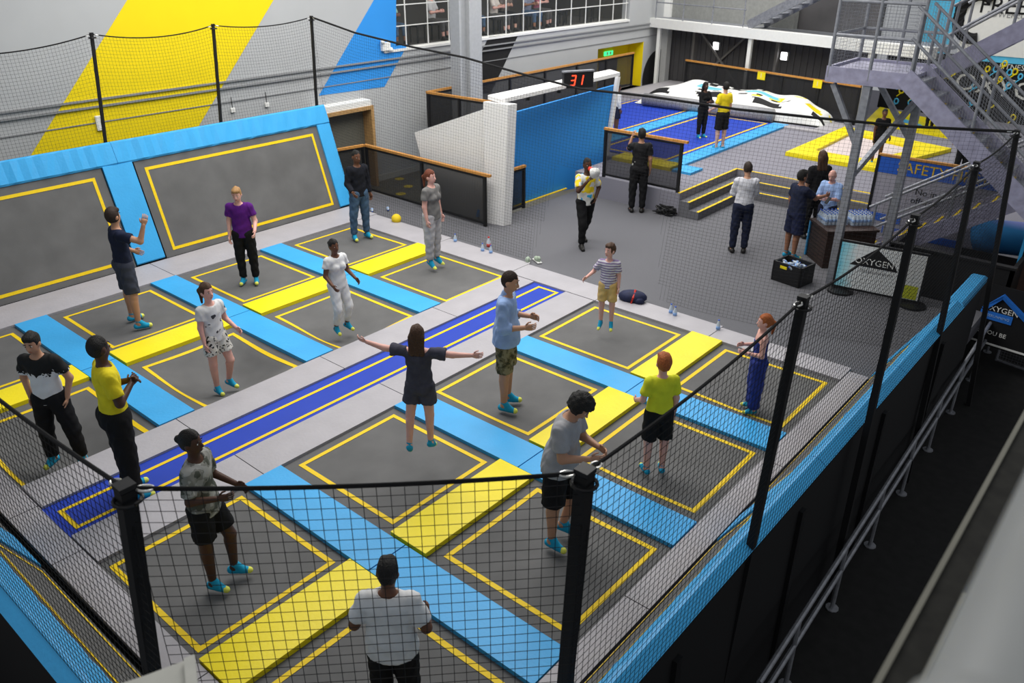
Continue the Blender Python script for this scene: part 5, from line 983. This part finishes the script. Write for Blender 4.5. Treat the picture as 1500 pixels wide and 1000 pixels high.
P_('man in a black staff tee facing the blue trampolines', (932, 310), 189, 176, skin='tan', hair=('black', 'short'), top=dict(m=ramp_mat('black_print_tee', 'N', [(0, (0.010, 0.010, 0.011)), (0.70, (0.5, 0.5, 0.45))], ns=7), sl=.34), bot=trs(BK), arms=('hang', 'face'), feet=SHOE)
P_('man in a white shirt and navy trousers seen from behind near the steps', (1080, 369), 239, 172, skin='tan', hair=('dkbrown', 'short'), top=dict(m=cloth('white_shirt', (0.60, 0.60, 0.64)), sl=.85, loose=.02, name='shirt'), bot=trs(NV), arms=('held', 'held'), feet=SHOE, hp=-.45)
P_('man in navy tee and navy shorts with white trim at the counter', (1156, 377), 250, 110, skin='mid', hair=('black', 'short'), top=dict(m=NV, sl=.36), bot=shorts(cloth('navy_shorts', (0.013, 0.017, 0.045)), .46, .035), arms=('fwd', 'hang'), build=1.06, belly=.02)
P_('person with long brown hair in a black top waiting at the counter', (1184, 348), 222, 185, skin='tan', hair=('brown', 'long'), top=dict(m=BK, sl=.5), bot=trs(BK), arms=('held', 'hang'), feet=SHOE)
P_('balding man in a pale blue shirt holding a phone behind the counter', None, 0, 318, pos=(1.74, 10.92), H=1.58, skin='pink', hair=('grey', 'bald'), top=dict(m=LINEN, sl=.5, name='shirt', collar=LINEN), bot=trs(NV), arms=('held', 'held'), feet=SHOE, hp=-.4)
pb = at(1213, 292, 1.12); o = MB().box((-.04, -.005, -.07), (.04, .005, .07), 0, .004).build('phone', BLKS); o.location = (pb[0], pb[1], 1.1); o.rotation_euler = (-.6, 0, -.6); tag(o, 'dark phone in the hands of the balding man', 'phone')
# --- on the platform
def on_p(px, py): q = at(px, py, ZP+0.03); return (q[0], q[1], ZP+0.03)
def PP(label, px, py, ty, a, **k):
    q = on_p(px, py); H = hz(q[0], q[1], ty)-q[2]; return person(label, None, H, a, pos=q, far=True, **k)
PP('woman dressed in black standing on a royal blue bed', 1026, 201, 121, 30, skin='dark', hair=('black', 'long'), top=dict(m=BK, sl=.9, name='jumper'), bot=trs(BK), arms=('held', 'held'), female=True)
PP('staff member in a yellow tee and black shorts on the light blue pad', 1053, 218, 121, 205, skin='pale', hair=('black', 'short'), top=dict(m=YT, sl=.36), bot=shorts(BK, .46), arms=('hang', 'half'), hyaw=.5)
PP('person in a white top and navy shorts behind the portal edge', 902, 196, 124, 100, skin='brown', hair=('black', 'short'), top=dict(m=WT, sl=.9), bot=shorts(NV, .40), arms=('hang', 'hang'))
PP('woman in a black tee and black shorts on the pale mat', 1281, 241, 160, 0, skin='brown', hair=('black', 'bun'), top=dict(m=BK, sl=.3), bot=shorts(BK, .25), arms=('hang', 'loose'), female=True)
PP('staff member in a yellow tee behind the notice board', 1402, 262, 175, 175, skin='pale', hair=('black', 'short'), top=dict(m=YT, sl=.4), bot=trs(BK), arms=('half', 'half'))
PP('person in a pale top and dark trousers on the blue mat', 1359, 192, 133, 178, skin='mid', hair=('black', 'short'), top=dict(m=cloth('cream_top', (0.5, 0.47, 0.4)), sl=.5), bot=trs(BK), arms=('hang', 'hang'))
# --- spectators in the gallery
cl = [((0.45, 0.08, 0.08), 'red'), ((0.30, 0.5, 0.38), 'mint'), ((0.5, 0.5, 0.5), 'pale'), ((0.06, 0.06, 0.07), 'dark'), ((0.45, 0.25, 0.2), 'coral'), ((0.6, 0.55, 0.5), 'cream'), ((0.12, 0.1, 0.09), 'brown'), ((0.2, 0.22, 0.3), 'slate'), ((0.35, 0.1, 0.15), 'wine')]
for k in range(9):
    y = 10.2+0.78*(k if k < 2 else k+1)
    person(f'seated spectator in a {cl[k][1]} coloured top behind the gallery railing', None, 1.68, 50+20*(k % 3)-20, pos=(WX-0.75-0.25*((k if k < 2 else k+1) % 2), y, 2.83), skin=['pale', 'mid', 'pink'][k % 3], hair=(['brown', 'black', 'blond'][k % 3], ['long', 'short'][k % 2]),
           top=dict(m=cloth('spectator_'+cl[k][1], cl[k][0]), sl=.4), bot=dict(len=.8, m=[BK, JEAN, DG][k % 3]), arms=('held', 'held'), legs=('sit', 'sit'), feet=SHOE, far=True, group='gallery spectators')
